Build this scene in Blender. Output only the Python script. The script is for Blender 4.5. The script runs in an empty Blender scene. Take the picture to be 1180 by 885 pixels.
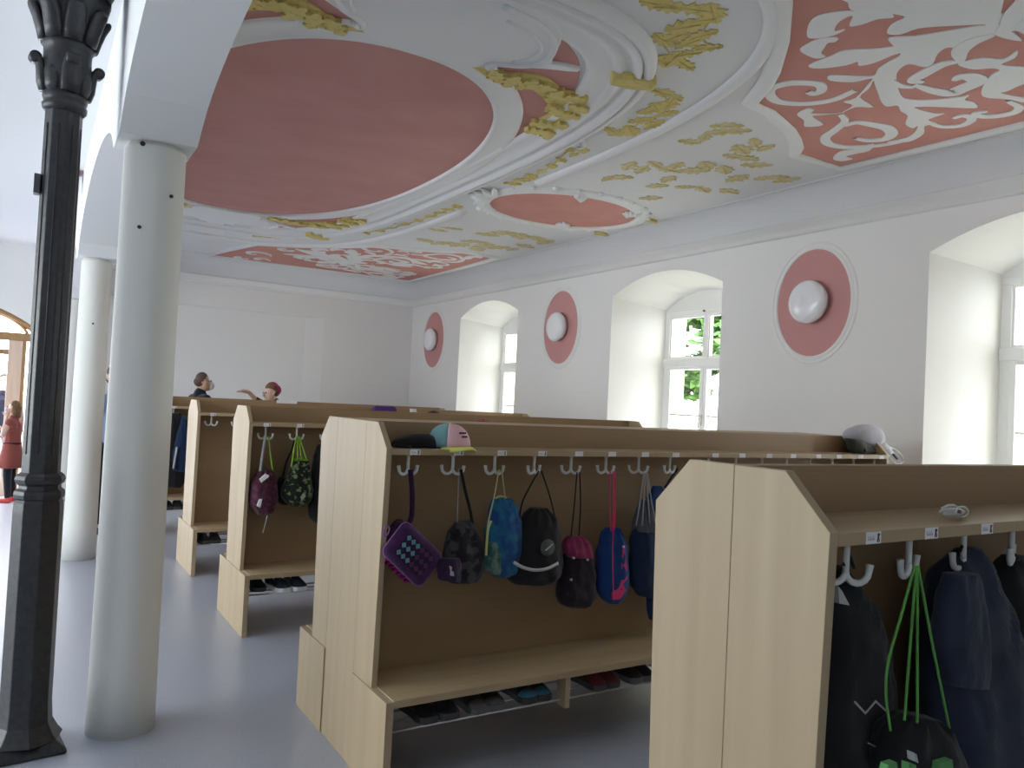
import bpy, bmesh, math, random
from mathutils import Vector, Matrix, noise
random.seed(7)
D = bpy.data
SC = bpy.context.scene
COL = SC.collection
PI = math.pi
sin, cos = math.sin, math.cos

# ------------------------------------------------------------------ camera model
F = 898.3
YAW, PIT, ROL = (math.radians(a) for a in (31.869, 1.4475, 2.8566))
def _axes():
    cy, sy, cp, sp = cos(YAW), sin(YAW), cos(PIT), sin(PIT)
    fw = Vector((sy*cp, cy*cp, sp)); rt = Vector((cy, -sy, 0)); up = rt.cross(fw)
    c, s = cos(ROL), sin(ROL)
    return c*rt + s*up, -s*rt + c*up, fw
RT, UP, FW = _axes()
EYE = Vector((0, 0, 1.6))
def P(u, v, ax, val):
    """where the sight line through photo point (u, v) meets the plane axis = val"""
    d = RT*((u-590)/F) - UP*((v-442.5)/F) + FW
    t = (val - EYE[ax]) / d[ax]
    return EYE + d*t
cam = D.cameras.new('camera'); camo = D.objects.new('camera', cam); COL.objects.link(camo)
cam.sensor_width = 36; cam.lens = F/1180*36; cam.clip_start = .02
m = Matrix((RT, UP, -FW)).transposed().to_4x4(); m.translation = EYE
camo.matrix_world = m
SC.camera = camo

# ------------------------------------------------------------------ materials
def mat(name, col, rough=.6, spec=.5, metal=0, nz=None, bump=None, coat=0, sheen=0):
    """nz = (scale xyz, second colour, amount contrast); bump = (scale, strength)"""
    M = D.materials.new(name); M.use_nodes = True
    nt = M.node_tree; N = nt.nodes; L = nt.links
    b = N['Principled BSDF']
    b.inputs['Base Color'].default_value = (*col, 1)
    b.inputs['Roughness'].default_value = rough
    b.inputs['Specular IOR Level'].default_value = spec
    b.inputs['Metallic'].default_value = metal
    if coat: b.inputs['Coat Weight'].default_value = coat
    if sheen: b.inputs['Sheen Weight'].default_value = sheen
    tc = N.new('ShaderNodeTexCoord')
    if nz:
        sc, c2, lo, hi = nz
        mp = N.new('ShaderNodeMapping'); mp.inputs['Scale'].default_value = sc
        L.new(tc.outputs['Object'], mp.inputs['Vector'])
        t = N.new('ShaderNodeTexNoise'); t.inputs['Scale'].default_value = 1; t.inputs['Detail'].default_value = 5
        L.new(mp.outputs[0], t.inputs['Vector'])
        r = N.new('ShaderNodeValToRGB')
        r.color_ramp.elements[0].position = lo; r.color_ramp.elements[0].color = (*col, 1)
        r.color_ramp.elements[1].position = hi; r.color_ramp.elements[1].color = (*c2, 1)
        L.new(t.outputs['Fac'], r.inputs[0]); L.new(r.outputs[0], b.inputs['Base Color'])
    if bump:
        t2 = N.new('ShaderNodeTexNoise'); t2.inputs['Scale'].default_value = bump[0]; t2.inputs['Detail'].default_value = 3
        L.new(tc.outputs['Object'], t2.inputs['Vector'])
        bp = N.new('ShaderNodeBump'); bp.inputs['Strength'].default_value = bump[1]; bp.inputs['Distance'].default_value = .01
        L.new(t2.outputs['Fac'], bp.inputs['Height']); L.new(bp.outputs[0], b.inputs['Normal'])
    return M

PLASTER = mat('white_plaster', (.80, .80, .785), .85, .3, bump=(30, .06))
CEILW = mat('ceiling_plaster', (.74, .75, .76), .85, .3, bump=(14, .08))
STUCCO = mat('white_stucco', (.80, .81, .81), .7, .35, bump=(60, .05))
BLUEW = mat('cool_white_paint', (.82, .83, .84), .8, .3)
PINKC = mat('old_pink_paint', (.51, .255, .235), .9, .2, nz=((1.6, 2.6, 3), (.58, .31, .285), .25, .78))
PINKN = mat('salmon_pink_paint', (.56, .265, .225), .9, .2, nz=((3, 3, 3), (.62, .31, .27), .3, .7))
PINKW = mat('wall_pink_paint', (.58, .30, .295), .9, .2)
GOLD = mat('ochre_gold_leaf', (.66, .56, .21), .75, .3, nz=((25, 25, 25), (.50, .38, .12), .52, .75))
GOLDF = mat('faded_gold_leaf', (.66, .60, .36), .8, .2, nz=((14, 14, 14), (.60, .50, .2), .45, .65))
FLOORM = mat('grey_linoleum', (.34, .37, .44), .33, .5, nz=((130, 130, 130), (.42, .445, .51), .35, .65), bump=(200, .02))
WOODV = mat('light_maple_vertical', (.455, .355, .222), .5, .4, nz=((15, 15, .7), (.41, .312, .19), .35, .7))
WOODH = mat('light_maple_horizontal', (.45, .345, .205), .5, .4, nz=((.7, 15, 15), (.41, .305, .175), .35, .7))
WOODB = mat('shaded_maple_back_panel', (.36, .245, .135), .55, .35, nz=((1.2, 40, 5), (.31, .205, .11), .35, .7))  # same maple as the other boards, the rack's inner shade darkened into its colour
WOODE = mat('maple_edge', (.50, .38, .24), .55, .35)
HOOKM = mat('pale_grey_hook_plastic', (.72, .74, .72), .4, .5)
TAGM = mat('white_paper_tag', (.85, .85, .86), .7, .3)
INK = mat('dark_ink', (.06, .07, .08), .8)
INKG = mat('grey_ink', (.42, .42, .46), .8)
RODM = mat('brushed_steel_rod', (.5, .5, .5), .35, .5, 1)
IRON = mat('dark_painted_iron', (.020, .021, .024), .42, .5, nz=((40, 40, 40), (.034, .034, .037), .4, .7), bump=(25, .15))
COLM = mat('cream_column_paint', (.74, .74, .69), .6, .4, bump=(18, .05))
HOLE = mat('dark_hole', (.05, .045, .04), .9)
FRAMEW = mat('white_window_paint', (.82, .83, .82), .4, .5)
LAMPM = mat('opal_lamp_glass', (.86, .87, .90), .22, .5)
LAMPB = mat('lamp_base_metal', (.55, .55, .56), .4, .5)
YELLOW = mat('yellow_facade', (.80, .70, .46), .9, .2)
LEAFM = mat('mixed_green_leaves', (.035, .11, .018), .6, .4, nz=((6, 6, 6), (.10, .21, .05), .35, .65))  # the foliage's own two greens, mixed at random
BARK = mat('tree_bark', (.12, .09, .06), .9)
GROUND = mat('outdoor_paving', (.5, .5, .48), .9)
BEAMW = mat('brown_timber', (.42, .255, .12), .55, .4, nz=((20, 20, 1.5), (.36, .21, .09), .4, .65))
POSTW = mat('pale_timber', (.72, .56, .44), .5, .4, nz=((20, 20, 1.5), (.66, .5, .38), .4, .65))
DARKGREY = mat('dark_grey_metal', (.09, .09, .10), .5)
RED = mat('red_sign', (.5, .12, .1), .6)

def glass():
    M = D.materials.new('window_glass'); M.use_nodes = True
    nt = M.node_tree; N = nt.nodes; L = nt.links
    N.remove(N['Principled BSDF'])
    tr = N.new('ShaderNodeBsdfTransparent'); tr.inputs[0].default_value = (.96, .98, .97, 1)
    gl = N.new('ShaderNodeBsdfGlossy'); gl.inputs['Roughness'].default_value = .02
    mx = N.new('ShaderNodeMixShader'); mx.inputs[0].default_value = .06
    L.new(tr.outputs[0], mx.inputs[1]); L.new(gl.outputs[0], mx.inputs[2])
    L.new(mx.outputs[0], N['Material Output'].inputs['Surface'])
    return M
GLASS = glass()

def cloth(name, col, c2=None, scale=(30, 30, 30), lo=.45, hi=.55, rough=.85):
    return mat(name, col, rough, .25, nz=(scale, c2, lo, hi) if c2 else None, bump=(120, .12), sheen=.15)

# ------------------------------------------------------------------ objects
def tag(o, label=None, cat=None, group=None, kind=None):
    if label: o['label'] = label
    if cat: o['category'] = cat
    if group: o['group'] = group
    if kind: o['kind'] = kind
    return o
ORG = {}
def thing(name, label, cat, loc, group=None):
    o = D.objects.new(name, None); COL.objects.link(o); o.location = loc; o.empty_display_size = .1
    ORG[o.name] = Vector(loc)
    return tag(o, label, cat, group)

class MB:
    def __init__(s): s.v = []; s.f = []; s.sm = []
    def add(s, vs, fs, smooth=False):
        b = len(s.v); s.v += [Vector(v) for v in vs]
        for f in fs: s.f.append([b+i for i in f]); s.sm.append(smooth)
        return s
    def box(s, a, b):
        x0, x1 = sorted((a[0], b[0])); y0, y1 = sorted((a[1], b[1])); z0, z1 = sorted((a[2], b[2]))
        return s.add([(x0,y0,z0),(x1,y0,z0),(x1,y1,z0),(x0,y1,z0),(x0,y0,z1),(x1,y0,z1),(x1,y1,z1),(x0,y1,z1)],
                     [(0,3,2,1),(4,5,6,7),(0,1,5,4),(1,2,6,5),(2,3,7,6),(3,0,4,7)])
    def prism(s, pts, vec, smooth=False):
        """planar polygon (3-D points) pushed along vec"""
        n = len(pts); vec = Vector(vec); p = [Vector(q) for q in pts]
        return s.add(p + [q+vec for q in p], [list(range(n))[::-1], list(range(n, 2*n))] + [(i, (i+1) % n, n+(i+1) % n, n+i) for i in range(n)], smooth)
    def tube(s, path, r, seg=8, closed=False, caps=True, flat=1.0, up=None):
        p = [Vector(q) for q in path]; n = len(p)
        rs = r if isinstance(r, (list, tuple)) else [r]*n
        vs = []; prev = None
        for i in range(n):
            if closed: t = p[(i+1) % n]-p[i-1]
            else: t = p[min(i+1, n-1)]-p[max(i-1, 0)]
            t = t.normalized() if t.length > 1e-9 else Vector((0, 0, 1))
            if up is not None: a = Vector(up)-t*t.dot(Vector(up))
            elif prev is None: a = t.cross(Vector((0, 0, 1))) if abs(t.z) < .9 else t.cross(Vector((0, 1, 0)))
            else: a = prev-t*prev.dot(t)
            a = a.normalized() if a.length > 1e-6 else t.orthogonal().normalized()
            prev = a; bb = t.cross(a)
            for k in range(seg):
                w = 2*PI*k/seg
                vs.append(p[i]+(a*cos(w)*flat+bb*sin(w))*rs[i])
        fs = []
        for i in range(n if closed else n-1):
            j = (i+1) % n
            for k in range(seg):
                fs.append((i*seg+k, i*seg+(k+1) % seg, j*seg+(k+1) % seg, j*seg+k))
        if caps and not closed: fs += [list(range(seg))[::-1], list(range((n-1)*seg, n*seg))]
        return s.add(vs, fs, True)
    def lathe(s, prof, c=(0,0,0), seg=32, axis=2, smooth=True, rot=0):
        """prof = [(r, h)]"""
        c = Vector(c); vs = []
        for r, h in prof:
            for k in range(seg):
                a = 2*PI*k/seg+rot; u, w = r*cos(a), r*sin(a)
                vs.append(c+(Vector((u, w, h)) if axis == 2 else Vector((h, u, w)) if axis == 0 else Vector((u, h, w))))
        fs = []; n = len(prof)
        for i in range(n-1):
            for k in range(seg): fs.append((i*seg+k, i*seg+(k+1) % seg, (i+1)*seg+(k+1) % seg, (i+1)*seg+k))
        fs += [list(range(seg))[::-1], list(range((n-1)*seg, n*seg))]
        return s.add(vs, fs, smooth)
    def rings(s, rings, caps=True, smooth=True):
        n = len(rings[0]); vs = [q for r in rings for q in r]; fs = []
        for i in range(len(rings)-1):
            for k in range(n): fs.append((i*n+k, i*n+(k+1) % n, (i+1)*n+(k+1) % n, (i+1)*n+k))
        if caps: fs += [list(range(n))[::-1], list(range((len(rings)-1)*n, len(rings)*n))]
        return s.add(vs, fs, smooth)
    def build(s, name, material, parent=None, org=None, bevel=0, angle=40, fix=True):
        me = D.meshes.new(name)
        top = parent
        while top is not None and top.parent is not None: top = top.parent
        if parent is not None: o0 = ORG[top.name]
        elif org == 'base' and s.v:
            xs = [v.x for v in s.v]; ys = [v.y for v in s.v]; zs = [v.z for v in s.v]
            o0 = Vector(((min(xs)+max(xs))/2, (min(ys)+max(ys))/2, min(zs)))
        else: o0 = Vector(org) if org is not None else Vector((0, 0, 0))
        me.from_pydata([tuple(v-o0) for v in s.v], [], s.f)
        for pl, sm in zip(me.polygons, s.sm): pl.use_smooth = sm
        if fix:
            bm = bmesh.new(); bm.from_mesh(me); bmesh.ops.recalc_face_normals(bm, faces=bm.faces); bm.to_mesh(me); bm.free()
        ms = material if isinstance(material, (list, tuple)) else [material]
        for q in ms: me.materials.append(q)
        me.update()
        o = D.objects.new(name, me); COL.objects.link(o)
        if parent is not None: o.parent = parent
        else:
            o.location = o0; ORG[o.name] = o0
        if bevel:
            bv = o.modifiers.new('bevel', 'BEVEL'); bv.width = bevel; bv.segments = 2; bv.limit_method = 'ANGLE'
            bv.angle_limit = math.radians(angle); bv.harden_normals = False
        return o
def struct(o): o['kind'] = 'structure'; return o
def arc(a, b, n): return [a+(b-a)*i/(n-1) for i in range(n)]

def spline(pts, per=6, closed=False):
    p = [Vector(q) for q in pts]; n = len(p); out = []
    rng = range(n) if closed else range(n-1)
    for i in rng:
        a = p[(i-1) % n] if closed or i > 0 else p[0]*2-p[1]
        b = p[i]; c = p[(i+1) % n]
        d = p[(i+2) % n] if closed or i+2 < n else c*2-b
        for k in range(per):
            t = k/per
            out.append(.5*((2*b)+(c-a)*t+(2*a-5*b+4*c-d)*t*t+(3*b-a-3*c+d)*t**3))
    if not closed: out.append(p[-1])
    return out

# ------------------------------------------------------------------ setting
W, E = 5.75, 12.69           # window wall, end wall
S0 = -2.6                    # wall behind the viewer
AX0, AX1 = .29, .62          # arcade thickness
ZC = 3.605                   # painted ceiling
LX = -5.2                    # far side of the left hall
LZ = 3.45                    # left hall ceiling
WC = [10.03, 6.27, 2.50]   # window centres along the window wall

MB().box((LX-.3, S0-.3, -.2), (W+.7, 21, 0)).build('floor', FLOORM); struct(D.objects['floor'])
MB().box((AX0, S0, ZC), (W+.7, E+.4, ZC+.25)).build('ceiling', CEILW); struct(D.objects['ceiling'])
struct(MB().box((LX-.3, S0, LZ), (AX0+.16, E+.3, LZ+.4)).build('ceiling_left', BLUEW))

# cove and cornice along window wall and end wall (mitred in the corner)
def sweep_cornice(prof, name, material):
    mb = MB(); vs = []; n = len(prof)
    for (dr, df, z) in prof:
        vs += [(W-dr, S0, z), (W-dr, E-df, z), (AX1-.01, E-df, z)]
    fs = []
    for k in range(n-1):
        for j in range(2): fs.append((k*3+j, k*3+j+1, (k+1)*3+j+1, (k+1)*3+j))
    mb.add(vs, fs, True)
    return struct(mb.build(name, material))
cove = []
for i in range(9):
    t = i/8*PI/2
    cove.append((.05+.15*(1-sin(t)), .05+.34*(1-sin(t)), ZC-.265*(1-cos(t))-.0))
sweep_cornice([(.22, .41, ZC+.002), (.215, .405, ZC-.014), (.2, .39, ZC-.014), (.2, .39, ZC)] + cove, 'trim_1', CEILW)
sweep_cornice([(.05, .05, 3.34), (.085, .085, 3.338), (.09, .09, 3.322), (.06, .06, 3.312), (.055, .055, 3.29), (.04, .04, 3.275), (.03, .03, 3.25),
               (.035, .035, 3.235), (.03, .03, 3.222), (.0, .0, 3.218), (-.02, -.02, 3.218)], 'trim_2', PLASTER)

# window wall with deep arched niches
NW, NB = .85, .65            # half widths at the room side and at the glass
XB = 6.42
SILL = .86
def outline(c, hw, zs, rise, n=15):
    pts = [(c-hw, SILL), (c-hw, zs)]
    for i in range(1, n):
        t = -1+2*i/n
        pts.append((c+hw*t, zs+rise*(1-t*t)))
    pts += [(c+hw, zs), (c+hw, SILL)]
    return pts
wm = MB()
ZW = 3.75
edges = [E+.02]
for c in WC: edges += [c+NW, c-NW]
edges.append(S0)
for i in range(0, len(edges), 2):
    a, b = edges[i], edges[i+1]
    wm.add([(W, a, 0), (W, b, 0), (W, b, ZW), (W, a, ZW)], [(0, 1, 2, 3)])
for c in WC:
    fr = outline(c, NW, 2.905, .205); bk = outline(c, NB, 2.80, .19)
    n = len(fr)
    wm.add([(W, c-NW, 0), (W, c+NW, 0), (W, c+NW, SILL), (W, c-NW, SILL)], [(0, 1, 2, 3)])
    top = [(W, y, z) for y, z in fr[1:-1]]; k = len(top)
    wm.add(top + [(W, y, ZW) for _, y, z in top], [(i, i+1, k+i+1, k+i) for i in range(k-1)])
    wm.add([(W, y, z) for y, z in fr] + [(XB, y, z) for y, z in bk], [(i, i+1, n+i+1, n+i) for i in range(n-1)], False)
    wm.add([(W, c-NW, SILL), (W, c+NW, SILL), (XB, c+NB, SILL), (XB, c-NB, SILL)], [(0, 1, 2, 3)])
    lun = [(XB, y, z) for y, z in bk[1:-1]]
    wm.add(lun + [(XB, c+NB, 2.765), (XB, c-NB, 2.765)], [list(range(len(lun)+2))])
struct(wm.build('wall_right', PLASTER, fix=False))
# outer skin of the same wall, yellow outside
om = MB(); OW = .72
prev = E+.5
for c in WC:
    om.box((6.5, prev, -.1), (6.82, c+OW, 4.2)); prev = c-OW
    om.box((6.5, c-OW, -.1), (6.82, c+OW, .84)); om.box((6.5, c-OW, 2.78), (6.82, c+OW, 4.2))
om.box((6.5, prev, -.1), (6.82, S0-.3, 4.2))
struct(om.build('wall_exterior', YELLOW))

def window(idx, c):
    x0, x1 = XB-.005, XB+.075
    t = thing('window_%d' % idx, None, None, (XB, c, SILL)); t['kind'] = 'structure'
    zt = 2.765; zr = 2.175
    f = MB()
    for sgn in (-1, 1): f.box((x0, c+sgn*NB, SILL+.06), (x1, c+sgn*(NB-.075), zt-.055))
    f.box((x0, c-NB, zt-.055), (x1, c+NB, zt)); f.box((x0, c-NB, SILL), (x1, c+NB, SILL+.06))
    f.build('window_frame', FRAMEW, t, bevel=.006)
    MB().box((x0-.02, c-NB, zr-.055), (x1, c+NB, zr+.045)).build('transom', FRAMEW, t, bevel=.008)
    MB().box((x0+.002, c-.035, zr+.045), (x1-.01, c+.035, zt-.055)).build('mullion', FRAMEW, t, bevel=.006)
    pn = .05
    for sgn in (-1, 1):
        a, b = (c+.034, c+NB-.075) if sgn > 0 else (c-NB+.075, c-.034)
        # upper light
        s = MB(); z0, z1 = zr+.045, zt-.055
        s.box((x0+.015, a, z0), (x1-.02, a+.02, z1)).box((x0+.015, b-.02, z0), (x1-.02, b, z1)).box((x0+.015, a+.02, z0), (x1-.02, b-.02, z0+.025)).box((x0+.015, a+.02, z1-.02), (x1-.02, b-.02, z1))
        sa = s.build('upper_sash', FRAMEW, t)
        MB().box((x0+.04, a+.01, z0+.01), (x0+.044, b-.01, z1-.01)).build('glass_pane', GLASS, sa)
        # lower casement
        a2, b2 = (c+.003, b) if sgn > 0 else (a, c-.003)
        s = MB(); z0, z1 = SILL+.06, zr-.055
        s.box((x0-.008, a2, z0), (x1-.02, a2+pn, z1)).box((x0-.008, b2-pn, z0), (x1-.02, b2, z1)).box((x0-.008, a2+pn, z0), (x1-.02, b2-pn, z0+.06)).box((x0-.008, a2+pn, z1-.03), (x1-.02, b2-pn, z1))
        s.box((x0+.01, a2, 1.555), (x1-.025, b2, 1.58))
        sa = s.build('casement', FRAMEW, t, bevel=.004)
        MB().box((x0+.04, a2+.03, z0+.03), (x0+.044, b2-.03, z1-.01)).build('glass_pane', GLASS, sa)
    h = MB().box((x0-.02, c-.012, 1.46), (x0-.006, c+.012, 1.58)).box((x0-.055, c-.008, 1.53), (x0-.02, c+.008, 1.546)).box((x0-.055, c-.012, 1.43), (x0-.042, c+.012, 1.548))
    h.build('window_handle', LAMPB, t, bevel=.003)
    MB().lathe([(.0, -.0), (.011, 0), (.011, -.02), (0, -.022)], (x0, c+.03, zt-.015), 10, 0).build('catch', DARKGREY, t)
    MB().box((W-.03, c-NW-.03, SILL-.0), (XB, c+NW+.03, SILL+.02)).build('window_sill', FRAMEW, t)
    return t
for i, c in enumerate(WC): window(i+1, c)

# end wall with shallow recess
X1, RZ, RD = 4.15, 2.87, .06
em = MB()
y1 = E+RD
em.add([(X1, E, 0), (W, E, 0), (W, E, ZW), (X1, E, ZW)], [(0, 1, 2, 3)])
em.add([(-.0+.45, E, RZ), (X1, E, RZ), (X1, E, ZW), (.45, E, ZW)], [(0, 1, 2, 3)])
em.add([(.45, y1, 0), (X1-.30, y1, 0), (X1-.30, y1, RZ-.02), (.45, y1, RZ-.02)], [(0, 1, 2, 3)])
em.add([(X1-.30, y1, 0), (X1, E, 0), (X1, E, RZ), (X1-.30, y1, RZ-.02)], [(0, 1, 2, 3)])
em.add([(.45, y1, RZ-.02), (X1-.30, y1, RZ-.02), (X1, E, RZ), (.45, E, RZ)], [(0, 1, 2, 3)])
struct(em.build('wall_far', PLASTER, fix=False))
struct(MB().box((LX-.3, S0-.25, -.1), (W+.75, S0, 4)).build('wall_back', PLASTER))

# arcade: arches on columns
COLY = [4.05, 8.10, 12.15]
COLX = .46
def skew(y): return max(0, y-4.05)*.0085      # the arcade runs very slightly out of square
def soffit(y):
    k = [-0.0] + COLY + [16.2]
    for a, b in zip(k, k[1:]):
        if a <= y <= b or (y < a and a == k[0]):
            u = (y-(a+.2))/(b-a-.4); u = min(1, max(0, u))
            return 2.73+.34*math.sqrt(max(0, 1-(2*u-1)**2))**1.15
    return 2.73
ys = [S0, -.5] + [i*.1 for i in range(-2, int((E)/.1)+1)] + [E+.02]
am = MB(); n = len(ys)
vv = []
for y in ys:
    z = soffit(y) if y > -.2 else 2.73
    k = skew(y); vv += [(AX0+k, y, z), (AX1+k, y, z), (AX1+k, y, 3.75), (AX0+k, y, 3.75)]
ff = []
for i in range(n-1):
    a = i*4; b = a+4
    ff += [(a, b, b+1, a+1), (a+1, b+1, b+2, a+2), (a, a+3, b+3, b)]
am.add(vv, ff, False); am.build('trim_3', BLUEW, fix=True); struct(D.objects['trim_3'])
for nm, y, lab in (('white_column', COLY[0], 'nearest round white column, beside the dark iron column'),
                   ('white_column', COLY[1], 'second round white column, behind the nearest one'),
                   ('white_column', COLY[2], 'furthest round white column, mostly hidden near the end wall')):
    COLX = .46+skew(y)*.8
    t = thing(nm, lab, 'column', (COLX, y, 0), 'round white arcade columns')
    pr = [(.147, 0), (.145, .3), (.141, 1.2), (.136, 2.2), (.1345, 2.70), (.132, 2.712), (.118, 2.714), (.118, 2.745)]
    if y > 5: pr = [(r*.93, z) for r, z in pr]
    MB().lathe(pr, (COLX, y, 0), 48).build('shaft', COLM, t)
    def hole(u, v, r=.0085):
        p = P(u, v, 1, y-.11); dx = p.x-COLX; R = .139 if y < 5 else .127
        d = Vector((dx, -math.sqrt(max(.001, R*R-dx*dx)), 0)); q = Vector((COLX, y, p.z))+d*.985; d.normalize()
        MB().tube([q-d*.01, q+d*.0055], r, 10).build('drill_hole', HOLE, t)
    if y == COLY[0]: hole(160, 262); hole(197, 227); hole(164, 166, .011)
    elif y == COLY[1]: hole(107, 373)

# cast iron column
IX, IY = .075, 3.98
t = thing('iron_column', 'dark cast iron column with octagonal shaft and leafy capital', 'column', (IX, IY, 0))
r8 = PI/8-.25
MB().lathe([(.205, 0), (.205, .02), (.165, .045), (.15, .055)], (IX, IY, 0), 4, smooth=False, rot=PI/4+.12).build('base_plate', IRON, t, bevel=.008)
MB().lathe([(.15, .05), (.13, .075), (.106, .12), (.10, .2), (.098, 1.03), (.096, 1.07), (.088, 1.085)], (IX, IY, 0), 8, smooth=False, rot=r8).build('pedestal', IRON, t, bevel=.004)
mould = [(.088, 1.08), (.097, 1.09), (.100, 1.105), (.097, 1.12), (.084, 1.13), (.082, 1.145), (.094, 1.155), (.099, 1.17), (.094, 1.185), (.078, 1.20)]
MB().lathe(mould, (IX, IY, 0), 8, smooth=False, rot=r8).build('moulding', IRON, t, bevel=.003)
MB().lathe([(.076, 1.195), (.0745, 2.80)], (IX, IY, 0), 8, smooth=False, rot=r8).build('shaft', IRON, t, bevel=.004)
for k in range(8):
    a = r8+PI/8+k*PI/4; d = Vector((cos(a), sin(a), 0)); q = Vector((IX, IY, 0))+d*.0695
    MB().tube([q+Vector((0, 0, 1.28)), q+Vector((0, 0, 2.72))], .0035, 6).build('fillet', IRON, t)
cap = [(.076, 2.78), (.088, 2.795), (.09, 2.81), (.082, 2.82), (.086, 2.83), (.09, 2.845), (.084, 2.855), (.096, 2.88), (.102, 2.93), (.099, 2.97), (.095, 3.02), (.096, 3.06), (.104, 3.07), (.1, 3.08), (.108, 3.14), (.125, 3.20), (.15, 3.26), (.16, 3.30)]
MB().lathe(cap, (IX, IY, 0), 16, rot=r8).build('capital', IRON, t)
for k in range(8):
    a = r8+k*PI/4; d = Vector((cos(a), sin(a), 0)); c0 = Vector((IX, IY, 0)); z = Vector((0, 0, 1))
    tn = Vector((-d.y, d.x, 0))
    if k % 2 == 0:      # broad leaf that rolls over into a knob
        MB().tube([c0+d*.085+z*2.862, c0+d*.094+z*2.90, c0+d*.099+z*2.95, c0+d*.108+z*2.99, c0+d*.12+z*3.008], [.018, .021, .020, .017, .012], 10, flat=1.9, up=tn).build('volute_leaf', IRON, t)
        MB().tube([c0+d*.124+z*2.995-tn*.027, c0+d*.124+z*2.995-tn*.023, c0+d*.124+z*2.995+tn*.023, c0+d*.124+z*2.995+tn*.027], [.015, .024, .024, .015], 12).build('volute_knob', IRON, t)
    else:
        MB().tube([c0+d*.086+z*2.862, c0+d*.094+z*2.89, c0+d*.096+z*2.93, c0+d*.096+z*2.96], [.010, .013, .011, .004], 10, flat=2.4, up=tn).build('low_leaf', IRON, t)
    MB().tube([c0+d*.098+z*3.085, c0+d*.108+z*3.13, c0+d*.124+z*3.18, c0+d*.146+z*3.22, c0+d*.158+z*3.232], [.020, .022, .022, .019, .010], 10, flat=1.9, up=tn).build('upper_leaf', IRON, t)
MB().lathe([(.21, 3.30), (.22, 3.32), (.22, LZ+.005)], (IX, IY, 0), 4, smooth=False, rot=PI/4+.12).build('abacus', IRON, t, bevel=.008)
bq = P(42.5, 213, 1, IY)
MB().box((bq.x-.012, IY-.03, bq.z-.04), (bq.x+.012, IY+.03, bq.z+.045)).build('bracket', DARKGREY, t, bevel=.003)

# left hall: outer wall with tall windows, end wall with arched timber screen
lm = MB(); LW = [(2.9, 5.3), (6.0, 8.3)]
prev = S0
for a, b in LW:
    lm.box((LX-.25, prev, -.05), (LX, a, 3.7)); prev = b
    lm.box((LX-.25, a, -.05), (LX, b, .45)); lm.box((LX-.25, a, 2.85), (LX, b, 3.7))
lm.box((LX-.25, prev, -.05), (LX, E+.3, 3.7))
struct(lm.build('wall_left', BLUEW))
for i, (a, b) in enumerate(LW):
    t = thing('window_%d' % (i+5), None, None, (LX-.1, (a+b)/2, .45)); t['kind'] = 'structure'
    f = MB(); x0, x1 = LX-.16, LX-.08
    f.box((x0, a, .53), (x1, a+.08, 2.77)).box((x0, b-.08, .53), (x1, b, 2.77)).box((x0, a, .45), (x1, b, .53)).box((x0, a, 2.77), (x1, b, 2.85))
    f.build('window_frame', FRAMEW, t)
    MB().box((x0+.01, (a+b)/2-.04, .53), (x1-.01, (a+b)/2+.04, 2.77)).build('mullion', FRAMEW, t)
    MB().box((x0+.03, a+.07, .52), (x0+.034, b-.07, 2.78)).build('glass_pane', GLASS, t)
# end wall of left hall, arched opening (circle about ax, az)
ax, az, ar = -1.15, .616, 2.09
OX0, OX1 = -2.74, .44
def archz(x): return az+math.sqrt(max(0, ar*ar-(x-ax)**2))
hw = MB()
hw.box((LX, E, 0), (OX0, E+.2, LZ+.1))
xs = arc(OX0, OX1, 25)
for a, b in zip(xs, xs[1:]):
    hw.add([(a, E, archz(a)), (b, E, archz(b)), (b, E, LZ+.1), (a, E, LZ+.1), (a, E+.2, archz(a)), (b, E+.2, archz(b)), (b, E+.2, LZ+.1), (a, E+.2, LZ+.1)],
           [(0, 1, 2, 3), (4, 7, 6, 5), (0, 4, 5, 1)])
struct(hw.build('wall_left_end', PLASTER, fix=False))
t = thing('timber_screen', 'brown timber screen with arched head at end of the left hall', 'door screen', (ax, E+.1, 0))
ap = [(x, E+.04, archz(x)-.035) for x in arc(OX0+.04, OX1-.04, 30)]
MB().tube(ap, .045, 4, up=(0, 1, 0)).build('arch_head', BEAMW, t)
ap2 = [(ax+1.13*cos(a), E+.05, 2.18+.42*sin(a)) for a in arc(.02, PI-.02, 24)]
MB().tube(ap2, .022, 4, up=(0, 1, 0)).build('fanlight_bar', BEAMW, t)
MB().box((OX0, E-.02, 2.125), (OX1, E+.1, 2.235)).build('transom_beam', BEAMW, t, bevel=.006)
pxs = P(17, 420, 1, E+.03).x
MB().box((pxs-.085, E, 0), (pxs+.08, E+.1, 2.13)).build('post', POSTW, t, bevel=.006)
MB().box((pxs+.08, E+.02, 0), (pxs+.125, E+.12, 2.13)).build('post', BEAMW, t)
for x in (-1.35, -2.5, .36):
    MB().box((x-.05, E, 0), (x+.05, E+.1, 2.13)).build('post', POSTW, t, bevel=.006)
MB().box((OX0, E+.03, 1.93), (pxs-.085, E+.08, 2.0)).build('lintel', BEAMW, t)
MB().box((pxs-.28, E+.1, 0), (pxs-.235, E+.16, 1.96)).build('door_post', BEAMW, t)

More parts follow.
